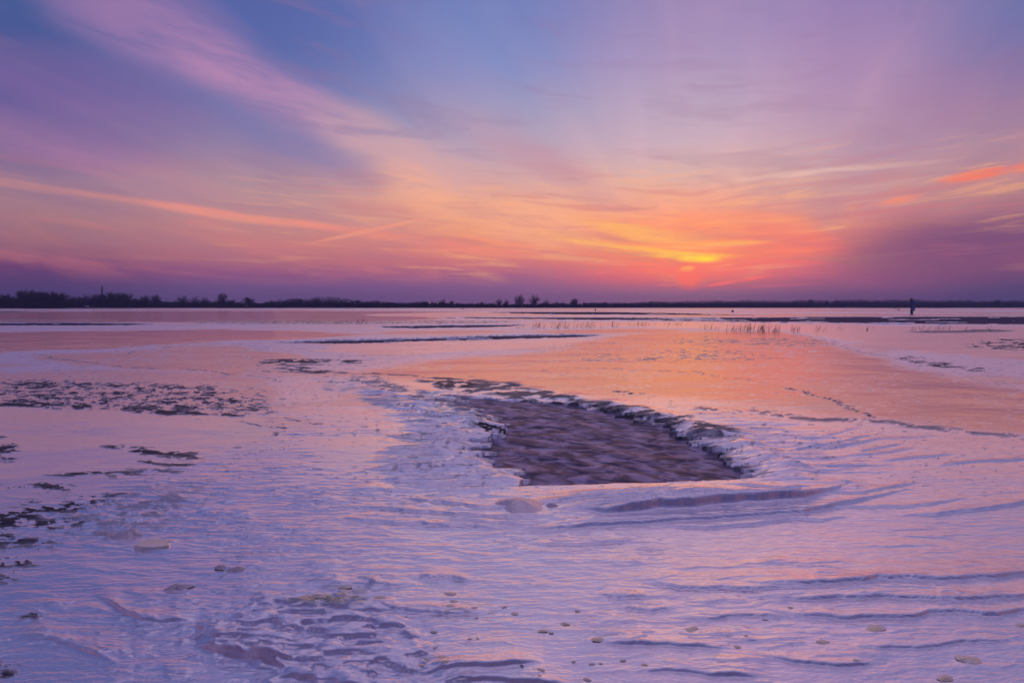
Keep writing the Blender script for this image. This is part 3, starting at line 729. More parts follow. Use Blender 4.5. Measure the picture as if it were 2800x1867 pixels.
# stubble band at left
stub = zone([(560, 876), (800, 874), (1000, 876), (1400, 877), (1400, 882), (1000, 887), (700, 886), (520, 883)], 12) + zone([(-900, 873), (300, 873), (300, 877), (-900, 878)], 8)
dark = np.maximum(dark, 0.8 * np.clip(stub, 0, 1) * sstep(fbm(TQ * 90, LQ * 60, 321, 2), -0.05, 0.25))

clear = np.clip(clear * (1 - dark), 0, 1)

# ---- build the mesh: dense sector in front, plain skirts all round
EXT = 2200.0
verts = np.stack([X, Y, Hh], -1).reshape(-1, 3)
idx = np.arange(NR * NC).reshape(NR, NC)
quads = np.stack([idx[1:, :-1], idx[1:, 1:], idx[:-1, 1:], idx[:-1, :-1]], -1).reshape(-1, 4)
lx = np.stack([np.full(NR, -EXT), Y[:, 0], np.zeros(NR)], -1)
rx = np.stack([np.full(NR, EXT), Y[:, -1], np.zeros(NR)], -1)
n0 = len(verts); li = np.arange(n0, n0 + NR); ri = np.arange(n0 + NR, n0 + 2 * NR)
ql = np.stack([li[1:], idx[1:, 0], idx[:-1, 0], li[:-1]], -1)
qr = np.stack([idx[1:, -1], ri[1:], ri[:-1], idx[:-1, -1]], -1)
back = np.stack([np.append(np.insert(X[-1], 0, -EXT), EXT), np.full(NC + 2, -EXT), np.zeros(NC + 2)], -1)
bi = np.arange(n0 + 2 * NR, n0 + 2 * NR + NC + 2)
front = np.concatenate([[li[-1]], idx[-1], [ri[-1]]])
qb = np.stack([bi[:-1], bi[1:], front[1:], front[:-1]], -1)
allv = np.concatenate([verts, lx, rx, back]).astype(np.float32)
allq = np.concatenate([quads, ql, qr, qb]).astype(np.int32)
me = bpy.data.meshes.new("lake_ice")
me.vertices.add(len(allv)); me.vertices.foreach_set('co', allv.ravel())
me.loops.add(allq.size); me.loops.foreach_set('vertex_index', allq.ravel())
me.polygons.add(len(allq))
me.polygons.foreach_set('loop_start', np.arange(0, allq.size, 4, dtype=np.int32))
me.polygons.foreach_set('use_smooth', np.ones(len(allq), bool))
me.update(calc_edges=True)
def attr(name, arr):
    full = np.zeros(len(allv), np.float32); full[:arr.size] = arr.ravel()
    a = me.attributes.new(name, 'FLOAT', 'POINT'); a.data.foreach_set('value', full)
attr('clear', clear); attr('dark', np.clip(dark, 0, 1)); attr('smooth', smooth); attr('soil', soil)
ice_m = bpy.data.materials.new("ice"); ice_m.use_nodes = True
t = NT(ice_m.node_tree); bs = t.n['Principled BSDF']
def at(nm):
    n = t.n.new('ShaderNodeAttribute'); n.attribute_name = nm; return n.outputs['Fac']
a_clear, a_dark, a_smooth, a_soil = at('clear'), at('dark'), at('smooth'), at('soil')
co = t.n.new('ShaderNodeTexCoord').outputs['Object']
ox, oy, oz = t.sep(co)
vA = t.comb(t.mul(ox, 1.0), t.mul(oy, 2.2), 0.0)
g1 = t.noise(vA, 1.4, 6, 0.6); g2 = t.noise(vA, 9.0, 5, 0.6); g3 = t.noise(vA, 34.0, 4, 0.6)
frost = t.mixc(t.ss(g1, 0.35, 0.65), (0.98, 0.94, 0.96, 1), (0.93, 0.88, 0.92, 1))
frost = t.mixc(t.mul(t.ss(g2, 0.45, 0.62), 0.35), frost, (0.82, 0.78, 0.87, 1))
basec = t.mixc(t.mul(a_smooth, 0.55), frost, (0.95, 0.86, 0.78, 1))
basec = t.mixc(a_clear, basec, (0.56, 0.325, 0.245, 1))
basec = t.mixc(t.mul(a_soil, 0.75), basec, (0.42, 0.36, 0.16, 1))
basec = t.mixc(a_dark, basec, (0.030, 0.028, 0.045, 1))
t.set(bs.inputs['Base Color'], basec)
rg = t.m('ADD', 0.13, t.mul(t.ss(g2, 0.3, 0.7), 0.10))
dist = t.m('SQRT', t.add(t.mul(ox, ox), t.mul(oy, oy)))
rg = t.add(rg, t.ss(dist, 6, 22, 0.0, 0.16))
rg = t.add(t.mul(rg, t.sub(1.0, a_smooth)), t.mul(a_smooth, 0.18))
rg = t.add(t.mul(rg, t.sub(1.0, a_clear)), t.mul(a_clear, 0.10))
rg = t.add(t.mul(rg, t.sub(1.0, a_dark)), t.mul(a_dark, 0.48))
t.set(bs.inputs['Roughness'], rg)
bs.inputs['IOR'].default_value = 1.5
t.set(bs.inputs['Metallic'], t.mul(t.sub(1.0, a_dark), t.sub(0.86, t.mul(a_clear, 0.20))))
t.set(bs.inputs['Specular IOR Level'], t.sub(0.5, t.mul(a_dark, 0.36)))
fade = t.m('POWER', t.m('DIVIDE', 3.2, t.m('MAXIMUM', dist, 2.5), clamp=True), 1.4)
vB = t.comb(ox, t.mul(oy, 2.6), 0.0)
vB = t.comb(t.add(ox, t.mul(oy, 0.9)), t.mul(t.sub(oy, t.mul(ox, 0.25)), 2.8), 0.0)
b1 = t.noise(vB, 11.0, 3, 0.55); b2 = t.noise(vB, 46.0, 2, 0.5)
hgt = t.add(t.mul(b1, 1.0), t.mul(b2, 0.16))
bn = t.n.new('ShaderNodeBump'); bn.inputs['Distance'].default_value = 0.0065
t.set(bn.inputs['Strength'], t.mul(t.mul(fade, 0.6), t.sub(1.0, t.mul(a_smooth, 0.75))))
t.set(bn.inputs['Height'], hgt); t.l.new(bn.outputs[0], bs.inputs['Normal'])
me.materials.append(ice_m)
ice = bpy.data.objects.new("lake_ice", me); COL.objects.link(ice); ice['kind'] = 'structure'

# ================================================================== WATER
wm = bpy.data.materials.new("lake_water"); wm.use_nodes = True
t = NT(wm.node_tree); bs = t.n['Principled BSDF']
co = t.n.new('ShaderNodeTexCoord').outputs['Object']; ox, oy, oz = t.sep(co)
fl = R(-38)
al = t.add(t.mul(ox, math.cos(fl)), t.mul(oy, math.sin(fl))); ac = t.sub(t.mul(oy, math.cos(fl)), t.mul(ox, math.sin(fl)))
n1 = t.noise(t.comb(t.mul(al, 0.9), t.mul(ac, 1.2), 0.0), 2.0, 2, 0.5, 0.3)
n2 = t.noise(t.comb(t.mul(ox, 1.0), t.mul(oy, 2.4), 2.0), 7.0, 2, 0.5, 0.3)
painted_sheen = t.mul(t.ss(t.noise(t.comb(t.mul(al, 1.0), t.mul(ac, 1.15), 0.0), 4.2, 4, 0.55, 0.5), 0.34, 0.74), t.ss(oy, 22, 14))  # pale mottles painted into the near water's colour for blurred sky reflections
t.set(bs.inputs['Base Color'], t.mixc(painted_sheen, (0.060, 0.050, 0.108, 1), (0.50, 0.42, 0.57, 1)))
bs.inputs['Specular Tint'].default_value = (0.75, 0.66, 1.0, 1); bs.inputs['Specular IOR Level'].default_value = 0.3
t.set(bs.inputs['Roughness'], t.add(t.ss(n1, 0.3, 0.7, 0.40, 0.50), t.mul(t.ss(oy, 14, 40, 0.0, 0.45), t.ss(t.noise(t.comb(t.mul(ox, 0.05), t.mul(oy, 0.35), 0.0), 1.0, 4, 0.6), 0.35, 0.65, 0.45, 1.0))))
bs.inputs['IOR'].default_value = 1.33
bn = t.n.new('ShaderNodeBump'); bn.inputs['Strength'].default_value = 1.0; bn.inputs['Distance'].default_value = 0.10
t.set(bn.inputs['Height'], t.add(n1, t.mul(n2, 0.10))); t.l.new(bn.outputs[0], bs.inputs['Normal'])
water = mesh_obj("water", [(-EXT, -EXT, WATER_Z), (EXT, -EXT, WATER_Z), (EXT, EXT, WATER_Z), (-EXT, EXT, WATER_Z)], [(0, 1, 2, 3)], wm)
water['kind'] = 'structure'

# ================================================================== FAR SHORE
def shore_d(xpx):
    return np.interp(xpx, [-2500, 0, 180, 420, 800, 1400, 2000, 2800, 5000], [560, 600, 610, 720, 780, 830, 900, 880, 800])
land_m = mottled("shore_soil", (0.045, 0.036, 0.03), (0.075, 0.06, 0.045), 0.05, 0.95)
xs = np.linspace(-1900, 4700, 260)
prof = [(0, -0.3), (3, 0.5), (10, 1.1), (40, 1.4), (160, 1.6), (600, 1.8), (1250, 2.0)]
vs, fs = [], []
for i, xp in enumerate(xs):
    for k, (o, z) in enumerate(prof):
        p = at_dist(float(xp), float(shore_d(xp)) + o + 6 * math.sin(xp * 0.021) + 4 * math.sin(xp * 0.083))
        vs.append((p.x, min(p.y, EXT), z + (0.25 * math.sin(i * 1.7 + k) if k else 0)))
m_ = len(prof)
for i in range(len(xs) - 1):
    for k in range(m_ - 1):
        fs.append((i * m_ + k, (i + 1) * m_ + k, (i + 1) * m_ + k + 1, i * m_ + k + 1))
shore = mesh_obj("shore", vs, fs, land_m, smooth=True); shore['kind'] = 'structure'

reed_m = mottled("dry_reed", (0.07, 0.042, 0.028), (0.035, 0.024, 0.02), 3.0, 0.9)
bark_m = mottled("bark", (0.035, 0.028, 0.026), (0.06, 0.048, 0.04), 0.6, 0.95)
twig_m = mottled("twigs", (0.040, 0.032, 0.032), (0.062, 0.048, 0.044), 0.4, 0.95)

# reed fringe along the whole far shore (nobody could count it)
v, f = [], []
for k in range(26000):
    xp = RNG.uniform(-300, 3100); D = float(shore_d(xp)) + RNG.uniform(1, 12)
    p = at_dist(xp, D); h = RNG.uniform(1.0, 2.3) * (0.75 + 0.35 * math.sin(xp * 0.013)); w = RNG.uniform(0.25, 0.7)
    b = len(v); z0 = 0.3
    v += [(p.x - w / 2, p.y, z0), (p.x + w / 2, p.y + RNG.uniform(-.3, .3), z0), (p.x + RNG.normal(0, 0.3), p.y, z0 + h + 0.8)]
    f.append((b, b + 1, b + 2))
rb = mesh_obj("reed_bed", v, f, reed_m); rb['kind'] = 'stuff'
tag(rb, 'dark low fringe of reeds along the whole far shore', 'reeds')

# far woods: masses of bare twiggy crowns
def wood(name, label, specs, seed):
    rg = np.random.default_rng(seed); V_, F_ = [], []
    nv = 0
    for (x0, x1, dd, htop, step, hv) in specs:
        xp = x0
        while xp < x1:
            D = float(shore_d(xp)) + dd + rg.uniform(0, 60)
            hgt = htop(xp) if callable(htop) else htop
            env = 1 + hv * (0.5 * math.sin(xp * 0.045 + seed) + 0.5 * math.sin(xp * 0.011 + 2 * seed))
            H = (CAM_H + hgt / F_PX * D) * env * rg.uniform(0.92, 1.22)
            p = at_dist(xp, D); wd = H * rg.uniform(0.32, 0.55)
            n = 420
            th = rg.uniform(0, 2 * math.pi, n); rr = np.sqrt(rg.uniform(0, 1, n)); zz = rg.uniform(0.06, 1.0, n)
            env_r = np.sqrt(np.clip(1 - ((zz - 0.52) / 0.5) ** 2, 0.05, 1)) * (1 + 0.25 * np.sin(3 * th + rg.uniform(0, 6)))
            c = np.stack([p.x + wd * rr * env_r * np.cos(th), p.y + wd * rr * env_r * np.sin(th), 1.2 + (H - 1.2) * zz], -1)
            s = rg.uniform(0.4, 1.2, (n, 1)) * (0.50 + 1.3 * np.clip(0.8 - zz[:, None], 0, 1))
            d1 = rg.normal(0, 1, (n, 3)); d2 = rg.normal(0, 1, (n, 3)); d2[:, 2] += 1.2
            d1 /= np.linalg.norm(d1, axis=1, keepdims=True); d2 /= np.linalg.norm(d2, axis=1, keepdims=True)
            s = s * 1.4; tri = np.stack([c - d1 * s * 0.5, c + d1 * s * 0.5, c + d2 * s * 1.4], 1).reshape(-1, 3)
            V_.append(tri); F_.append(np.arange(nv, nv + 3 * n).reshape(-1, 3)); nv += 3 * n
            xp += step * rg.uniform(0.6, 1.4)
    VV = np.concatenate(V_).astype(np.float32); FF = np.concatenate(F_).astype(np.int32)
    m = bpy.data.meshes.new(name)
    m.vertices.add(len(VV)); m.vertices.foreach_set('co', VV.ravel())
    m.loops.add(FF.size); m.loops.foreach_set('vertex_index', FF.ravel())
    m.polygons.add(len(FF)); m.polygons.foreach_set('loop_start', np.arange(0, FF.size, 3, dtype=np.int32))
    m.update(calc_edges=True); m.materials.append(twig_m)
    o = bpy.data.objects.new(name, m); COL.objects.link(o); o['kind'] = 'stuff'
    tag(o, label, 'wood')
    return o
wood("far_wood", 'long even line of hazy woods on the right far shore',
     [(1480, 3150, 260, lambda x: np.interp(x, [1480, 1650, 1900, 2100, 2400, 2800, 3150], [8, 9.5, 13, 15, 15.5, 14.5, 14]), 7, 0.10),
      (1480, 3150, 340, lambda x: np.interp(x, [1480, 1650, 1900, 2100, 2400, 2800, 3150], [8.5, 10, 14, 16, 16.5, 15, 15]), 8, 0.08)], 3)
wood("hedge_wood", 'low hazy belt of bare trees on the middle far shore',
     [(700, 1080, 40, lambda x: np.interp(x, [700, 740, 800, 880, 940, 1000, 1080], [11, 13, 19, 21, 18, 13, 11]), 7, 0.12),
      (1060, 1500, 40, lambda x: np.interp(x, [1060, 1150, 1250, 1300, 1500], [11, 12, 10, 6, 5]), 9, 0.15),
      (600, 1500, 380, lambda x: np.interp(x, [600, 900, 1200, 1500], [8, 10, 9, 8]), 8, 0.08)], 5)
wood("thicket", 'dark tangled thicket of bare shrubs on the left far shore',
     [(-300, 60, 15, 17, 7, 0.15), (60, 190, 15, 22, 6, 0.1), (180, 380, 30, 17, 6, 0.15), (370, 700, 40, lambda x: np.interp(x, [370, 420, 600, 700], [14, 14, 9, 8]), 7, 0.15),
      (-300, 700, 250, 12, 9, 0.1)], 7)

# ---- individual bare trees
def tree_proto(seed, zc, hz, shape, nl, ntw, flat=1.0):
    """unit bare tree (height 1, width 1): forking trunk and limbs, and a twig crown filling an uneven dome"""
    rg = random.Random(seed); tr, cr = MB(), MB()
    fork = [(0, 0, 0), (0.01, 0, zc * 0.3), (rg.uniform(-.02, .02), 0.01, zc * 0.75), (rg.uniform(-.03, .03), 0, zc * 1.1)]
    tr.ring_tube(fork, [0.030, 0.022, 0.016, 0.008], 6)
    ph = [rg.uniform(0, 6.28) for _ in range(4)]
    def edge(th): return 1 + 0.14 * math.sin(2 * th + ph[0]) + 0.12 * math.sin(3 * th + ph[1]) + 0.08 * math.sin(5 * th + ph[2])
    for i in range(nl):
        u = rg.random(); th = rg.uniform(0, 6.283); cz = rg.uniform(-0.85, 1.0); rr = math.sqrt(max(0, 1 - cz * cz)) ** shape
        k = rg.uniform(0.72, 1.0)
        e = Vector((0.5 * rr * k * edge(th) * math.cos(th), 0.5 * rr * k * edge(th) * math.sin(th), zc + hz * cz * k * (1 + 0.08 * math.sin(3 * th + ph[3]))))
        e.z = min(max(e.z, 0.12), 1.0)
        t0 = min(max(0.10, e.z * rg.uniform(0.25, 0.6)), zc * 1.05); o = Vector((0, 0, t0))
        m1 = o.lerp(e, 0.4) + Vector((rg.gauss(0, .03), rg.gauss(0, .03), 0.05 + rg.gauss(0, .02))); m2 = o.lerp(e, 0.72) + Vector((rg.gauss(0, .03), rg.gauss(0, .03), 0.035 + rg.gauss(0, .02)))
        pts = [o, m1, m2, e]; tr.ring_tube(pts, [0.011, 0.0085, 0.006, 0.003], 4, False)
        for j in range(ntw):
            f = rg.uniform(0.8, 2.98); q = pts[int(f)].lerp(pts[int(f) + 1], f - int(f))
            d = (e - o).normalized() * 0.7 + Vector((rg.gauss(0, .6), rg.gauss(0, .6), rg.gauss(0.25, .5))); d.normalize()
            L = rg.uniform(0.06, 0.16); w = q + d * L * 0.55 + Vector((rg.gauss(0, .012), rg.gauss(0, .012), 0.01)); x = w + (d + Vector((rg.gauss(0, .4), rg.gauss(0, .4), 0.2))).normalized() * L * 0.5
            cr.ring_tube([q, w, x], [0.0042, 0.0034, 0.0018], 3, False)
    for m in (tr, cr): m.v = [Vector(v) for v in m.v]
    zt = max(v.z for v in cr.v); xw = 2 * sorted(max(abs(v.x), abs(v.y)) for v in cr.v)[int(len(cr.v) * 0.985)]
    out = []
    for m, nm, mat in ((tr, 'trunk', bark_m), (cr, 'crown', twig_m)):
        me_ = bpy.data.meshes.new(nm); me_.from_pydata([(v.x / xw, v.y / xw, v.z / zt) for v in m.v], [], m.f); me_.materials.append(mat)
        out.append(me_)
    return out
PROTO = {
 'round': tree_proto(1, 0.60, 0.38, 0.8, 70, 18), 'fan': tree_proto(2, 0.55, 0.44, 0.7, 64, 12),
 'open': tree_proto(3, 0.60, 0.38, 0.9, 46, 13), 'dense': tree_proto(4, 0.50, 0.46, 0.6, 95, 20),
 'slim': tree_proto(5, 0.62, 0.36, 1.1, 36, 12), 'umbrella': tree_proto(6, 0.70, 0.26, 0.6, 64, 17),
}
def tree(x, ytop, wpx, off, kind, label, group=None):
    D = float(shore_d(x)) + off
    p = at_dist(x, D); p.z = 1.1
    e = empty('bare_tree', p, random.uniform(0, 6.28))
    H = (height_at(D, ytop) - 1.1) * 1.10; Wd = wpx / F_PX * D * 1.12
    e.scale = (Wd, Wd, H)
    for me_ in PROTO[kind]:
        o = bpy.data.objects.new(me_.name, me_); COL.objects.link(o); o.parent = e
    tag(e, label, 'tree', group)
G1, G2, G3, G4 = 'trees at the left end of the far shore', 'trees right of the radio mast', 'trees on the middle far shore', 'trees above the right-hand woods'
for a in [
 (8, 803, 66, 12, 'dense', 'dark bushy tree cut by the left edge of the picture', G1),
 (36, 810, 40, 14, 'fan', 'low dark tree between the left edge tree and the thin flat-topped tree', G1),
 (62, 803, 26, 20, 'slim', 'thin lone tree with small flat top left of the big dark clump', G1),
 (84, 793, 62, 6, 'umbrella', 'tallest spreading tree at left side of the big dark clump', G1),
 (112, 797, 70, 8, 'dense', 'dense dark tree second from left in the big dark clump', G1),
 (138, 798, 66, 6, 'dense', 'dense dark tree in the middle of the big dark clump', G1),
 (163, 800, 58, 8, 'round', 'rounded dark tree at right end of the big dark clump', G1),
 (196, 814, 34, 22, 'fan', 'low tree just right of the big dark clump', G1),
 (218, 811, 46, 28, 'round', 'mid-height tree between big dark clump and blue shed', G1),
 (250, 804, 44, 30, 'open', 'airy tree with light showing between its stems, left of the mast', G1),
 (274, 806, 34, 26, 'dense', 'dark tree standing just left of the radio mast', G1),
 (300, 799, 44, 24, 'dense', 'leftmost tree of the flat-topped grove right of the mast', G2),
 (324, 801, 46, 24, 'round', 'middle tree of the flat-topped grove right of the mast', G2),
 (346, 801, 46, 26, 'round', 'rightmost tree of the flat-topped grove right of the mast', G2),
 (384, 817, 30, 26, 'dense', 'low bush-like tree right of the flat-topped grove', G2),
 (400, 808, 26, 20, 'round', 'left of two ball-crowned trees on the left shore', G2),
 (429, 807, 30, 20, 'round', 'right of two ball-crowned trees on the left shore', G2),
 (505, 808, 30, 24, 'fan', 'wide fan-shaped tree right of the two ball-crowned trees', G2),
 (537, 810, 20, 24, 'open', 'small pale airy tree right of the fan-shaped tree', G2),
 (562, 813, 24, 24, 'fan', 'low fan-shaped tree left of the tall round lone tree', G2),
 (612, 801, 26, 18, 'round', 'tall round-headed lone tree on the left far shore', G2),
 (636, 820, 30, 18, 'dense', 'low dense tree at the foot of the tall round-headed tree', G2),
 (684, 812, 30, 18, 'umbrella', 'lone umbrella-shaped tree beside a pale low roof', G2),
 (823, 816, 20, 30, 'round', 'round-topped tree standing above left of the middle belt', G3),
 (868, 816, 24, 30, 'round', 'broad round tree at the peak of the middle belt', G3),
 (903, 815, 7, 30, 'slim', 'very narrow spire-like tree in the middle belt', G3),
 (980, 820, 14, 30, 'round', 'small round lone tree right of the middle belt', G3),
 (1162, 823, 20, 24, 'dense', 'dense small tree left of the two orange lamps', G3),
 (1213, 818, 18, 24, 'open', 'airy tree just right of the two orange lamps', G3),
 (1236, 822, 12, 24, 'umbrella', 'small flat-topped tree right of the airy tree by the lamps', G3),
 (1318, 825, 10, 20, 'round', 'tiny lone tree between the lamps and the pair of open trees', G3),
 (1364, 816, 17, 16, 'open', 'left tree of the slender open pair on the middle shore', G3),
 (1384, 819, 15, 16, 'fan', 'right tree of the slender open pair on the middle shore', G3),
 (1420, 806, 31, 14, 'fan', 'large round bare tree, left of the prominent central two', G3),
 (1460, 806, 29, 14, 'fan', 'large round bare tree, right of the prominent central two', G3),
 (1492, 817, 17, 16, 'slim', 'slim split-crowned tree right of the prominent central two', G3),
 (1522, 821, 8, 24, 'slim', 'thin small tree left of the square-crowned tree', G3),
 (1539, 826, 10, 24, 'round', 'tiny round tree left of the square-crowned tree', G3),
 (1570, 816, 22, 16, 'dense', 'square-crowned bare tree on the shore right of centre', G3),
 (1597, 826, 12, 24, 'dense', 'small tree directly right of the square-crowned tree', G4),
 (1617, 826, 9, 30, 'round', 'tiny round tree above the left end of the woods', G4),
 (1653, 825, 10, 30, 'umbrella', 'small flat-topped tree above the left end of the woods', G4),
 (2213, 818, 14, 230, 'round', 'lone round tree rising above the woods left of the post', G4),
 (2257, 816, 10, 230, 'slim', 'tallest narrow tree above the woods left of the post', G4),
 (2283, 817, 17, 230, 'open', 'broad double-crowned tree above the woods left of the post', G4),
 (2722, 819, 16, 220, 'round', 'low tree rising above the woods near the right edge', G4),
]: tree(*a)

# ---- radio mast
metal_m = mottled("galvanised_metal", (0.22, 0.22, 0.24), (0.16, 0.16, 0.18), 1.5, 0.55)
D = float(shore_d(285)) + 45; p = at_dist(285.3, D); mast = empty('radio_mast', (p.x, p.y, 1.2))
tag(mast, 'tall thin radio mast with antennas rising behind left shore trees', 'mast')
Hm = height_at(D, 780) - 1.2
MB().ring_tube([(0, 0, 0), (0, 0, Hm * .5), (0, 0, Hm * .86)], [0.55, 0.45, 0.38], 8).build('pole', metal_m, mast)
MB().ring_tube([(0, 0, Hm * .86), (0, 0, Hm * .94)], [0.12, 0.10], 6).build('tip', metal_m, mast)
MB().lathe([(0.28, 0), (0.32, 0.2), (0.28, 1.1), (0.1, 1.3)], 8, (0, 0, Hm * .94)).build('beacon', metal_m, mast)
for zf, rr in ((0.885, 0.95), (0.80, 0.75)):
    MB().lathe([(rr, 0), (rr, 0.12)], 10, (0, 0, Hm * zf - 1.2)).build('platform', metal_m, mast)
    for k in range(3):
        a_ = 2.094 * k + (0.2 if zf > .85 else 0.9)
        MB().box((rr * math.cos(a_), rr * math.sin(a_), Hm * zf), (0.42, 0.34, 2.3)).build('antenna_panel', metal_m, mast)
for zf, sx in ((0.72, 1), (0.69, -1)):
    MB().lathe([(0.05, -0.5), (0.95, 0.0), (0.95, 0.25), (0.2, 0.35)], 14).build('dish', metal_m, mast).matrix_local = Matrix.Translation((0.3 * sx, -0.7, Hm * zf)) @ Matrix.Rotation(R(90), 4, 'X')

# ---- small things on the shore
blue_m = mottled("blue_paint", (0.03, 0.09, 0.42), (0.04, 0.12, 0.5), 1.0, 0.6)
white_m = mottled("white_paint", (0.7, 0.7, 0.72), (0.6, 0.6, 0.62), 1.0, 0.6)
roof_m = mottled("felt_roof", (0.12, 0.12, 0.14), (0.18, 0.18, 0.2), 0.8, 0.8)
p = at_dist(239, float(shore_d(239)) + 2)
sh = empty('shed', (p.x, p.y, 0.9)); tag(sh, 'small blue shed with pale annex below trees left of the mast', 'shed')
MB().box((-1.2, 0, 1.3), (2.2, 2.2, 1.8)).build('wall', blue_m, sh)
MB().box((1.4, 0, 1.1), (2.6, 2.0, 1.2)).build('annex', white_m, sh)
rf_ = MB(); rf_.v = [(-2.5, -1.3, 2.2), (0.1, -1.3, 2.2), (0.1, 1.3, 2.2), (-2.5, 1.3, 2.2), (-2.5, 0, 2.9), (0.1, 0, 2.9)]
rf_.f = [(0, 1, 5, 4), (2, 3, 4, 5), (0, 4, 3), (1, 2, 5), (0, 3, 2, 1)]; rf_.build('roof', roof_m, sh)
p = at_dist(676, float(shore_d(676)) + 4)
hu = empty('hut', (p.x, p.y, 0.9)); tag(hu, 'low hut with pale flat roof under the umbrella-shaped tree', 'hut')
MB().box((0, 0, 0.9), (3.6, 2.6, 1.8)).build('wall', bark_m, hu)
MB().box((0, 0, 1.95), (4.6, 3.2, 0.28)).build('roof', white_m, hu)
lampm = bpy.data.materials.new("lamp_glow"); lampm.use_nodes = True
lb = lampm.node_tree.nodes['Principled BSDF']; lb.inputs['Emission Color'].default_value = (1, 0.45, 0.15, 1); lb.inputs['Emission Strength'].default_value = 2.5
for x_, lab in ((1176, 'left of two glowing orange lamps among the far trees'), (1197.5, 'right of two glowing orange lamps among the far trees')):
    D = float(shore_d(x_)) + 6; p = at_dist(x_, D); l_ = empty('street_lamp', (p.x, p.y, 1.0)); tag(l_, lab, 'lamp', 'orange lamps on the far shore')
    hz = height_at(D, 829.7) - 1.0
    MB().ring_tube([(0, 0, 0), (0, 0, hz)], [0.09, 0.06], 6).build('pole', metal_m, l_)
    MB().lathe([(0.12, 0), (0.36, 0.12), (0.36, 0.5), (0.12, 0.7)], 10, (0, 0, hz)).build('lamp_head', lampm, l_)
p = gpt(1023, 842.0); pk = MB().box((0, 0, 1.2), (4.6, 0.5, 0.28), Euler((0, R(-17), 0))).box((-1.6, 0, 0.35), (0.2, 0.3, 0.9)).box((1.7, 0, 0.8), (0.2, 0.3, 1.8)).build('gangplank', white_m)
pk.location = (p.x, p.y - 20, 0); tag(pk, 'small pale slanting plank at the foot of the middle tree belt', 'plank')

# ================================================================== POSTS IN THE ICE
wood_m = mottled("weathered_pile", (0.055, 0.032, 0.018), (0.028, 0.02, 0.014), 4.0, 0.85, 0.4)
top_m = mottled("pile_cap_paint", (0.16, 0.085, 0.02), (0.11, 0.06, 0.02), 3.0, 0.7)
wet_m = mottled("wet_pile", (0.012, 0.011, 0.012), (0.02, 0.018, 0.018), 5.0, 0.5)
board_m = mottled("board_paint", (0.16, 0.22, 0.46), (0.12, 0.17, 0.40), 1.4, 0.55)
ink_m = material("board_ink", (0.02, 0.02, 0.05), 0.6)
red_m = material("board_red", (0.22, 0.04, 0.06), 0.6)
p = gpt(2493, 859.3); s_ = p.y / F_PX
post = empty('marker_post', (p.x, p.y, 0)); tag(post, 'leaning timber marker post with tall blue board standing in the ice', 'post')
lean = Matrix.Shear('XY', 4, (-0.055, 0.0))
def pc(mb, name, mat, parent=post):
    mb.v = [lean @ Vector(v) for v in mb.v]; return mb.build(name, mat, parent)
pc(MB().lathe([(0.26, -0.4), (0.25, 0.3), (0.25, 0.72)], 14), 'wet_base', wet_m)
pc(MB().lathe([(0.235, 0.72), (0.23, 1.6), (0.225, 2.80)], 14), 'pile', wood_m)
pc(MB().lathe([(0.235, 2.80), (0.235, 3.25), (0.17, 3.42), (0.05, 3.45)], 14), 'cap', top_m)
bd = pc(MB().box((0.10, -0.30, 1.80), (0.72, 0.07, 2.14)), 'board', board_m)
def on_board(mb, nm, mat):
    mb.v = [lean @ Vector(v) for v in mb.v]; return mb.build(nm, mat, bd)
on_board(MB().box((-0.06, -0.345, 2.38), (0.15, 0.016, 0.27)).box((0.00, -0.345, 2.27), (0.05, 0.016, 0.15)), 'painted_symbol', ink_m)
on_board(MB().box((-0.08, -0.345, 2.02), (0.06, 0.016, 0.24)), 'painted_figure', red_m)
on_board(MB().box((0.14, -0.345, 2.12), (0.14, 0.016, 0.05)).box((0.14, -0.345, 1.98), (0.14, 0.016, 0.05)).box((0.20, -0.345, 2.05), (0.05, 0.016, 0.2)).box((0.08, -0.345, 2.05), (0.05, 0.016, 0.2)), 'painted_figure', red_m)
for z in (1.1, 2.5):
    pc(MB().box((0.05, -0.245, z), (0.6, 0.05, 0.1)), 'bracket', wet_m)
v_ice = mottled("rime", (0.6, 0.6, 0.66), (0.5, 0.5, 0.56), 6.0, 0.5)
pc(MB().lathe([(0.42, -0.02), (0.36, 0.07), (0.27, 0.13), (0.255, 0.16)], 14), 'ice_collar', v_ice)
p = gpt(2446, 842.9)
p2 = empty('marker_post', (p.x, p.y, 0)); tag(p2, 'small distant dark post standing in ice left of the marker post', 'post')
MB().lathe([(0.42, -0.4), (0.40, 1.5), (0.36, 3.2)], 12).build('pile', wood_m, p2)
MB().lathe([(0.37, 3.2), (0.3, 3.6), (0.08, 3.7)], 12).build('cap', top_m, p2)
MB().box((0.1, -0.46, 2.2), (0.8, 0.07, 1.9)).build('board', board_m, p2)

# ---- buoys frozen in
buoy_m = mottled("buoy_paint", (0.34, 0.20, 0.02), (0.24, 0.14, 0.02), 5.0, 0.5)
band_m = mottled("buoy_band", (0.05, 0.04, 0.02), (0.08, 0.06, 0.02), 5.0, 0.5)
def buoy(x, yb, w, label):
    p = gpt(x, yb); e = empty('buoy', p, random.uniform(0, 6)); e.rotation_euler = (R(random.uniform(-5, 5)), R(random.uniform(-5, 5)), 0)
    e.scale = (w, w, w)
    MB().lathe([(0.40, -0.15), (0.5, 0.05), (0.5, 0.55), (0.46, 0.72), (0.30, 0.85), (0.16, 0.90)], 18).build('float', buoy_m, e, True)
    MB().lathe([(0.508, 0.20), (0.508, 0.36)], 18).build('band', band_m, e)
    MB().lathe([(0.10, 0.90), (0.09, 1.15), (0.13, 1.18), (0.13, 1.28), (0.05, 1.32)], 10).build('lifting_eye', band_m, e)
    tag(e, label, 'buoy', 'buoys frozen into the ice')
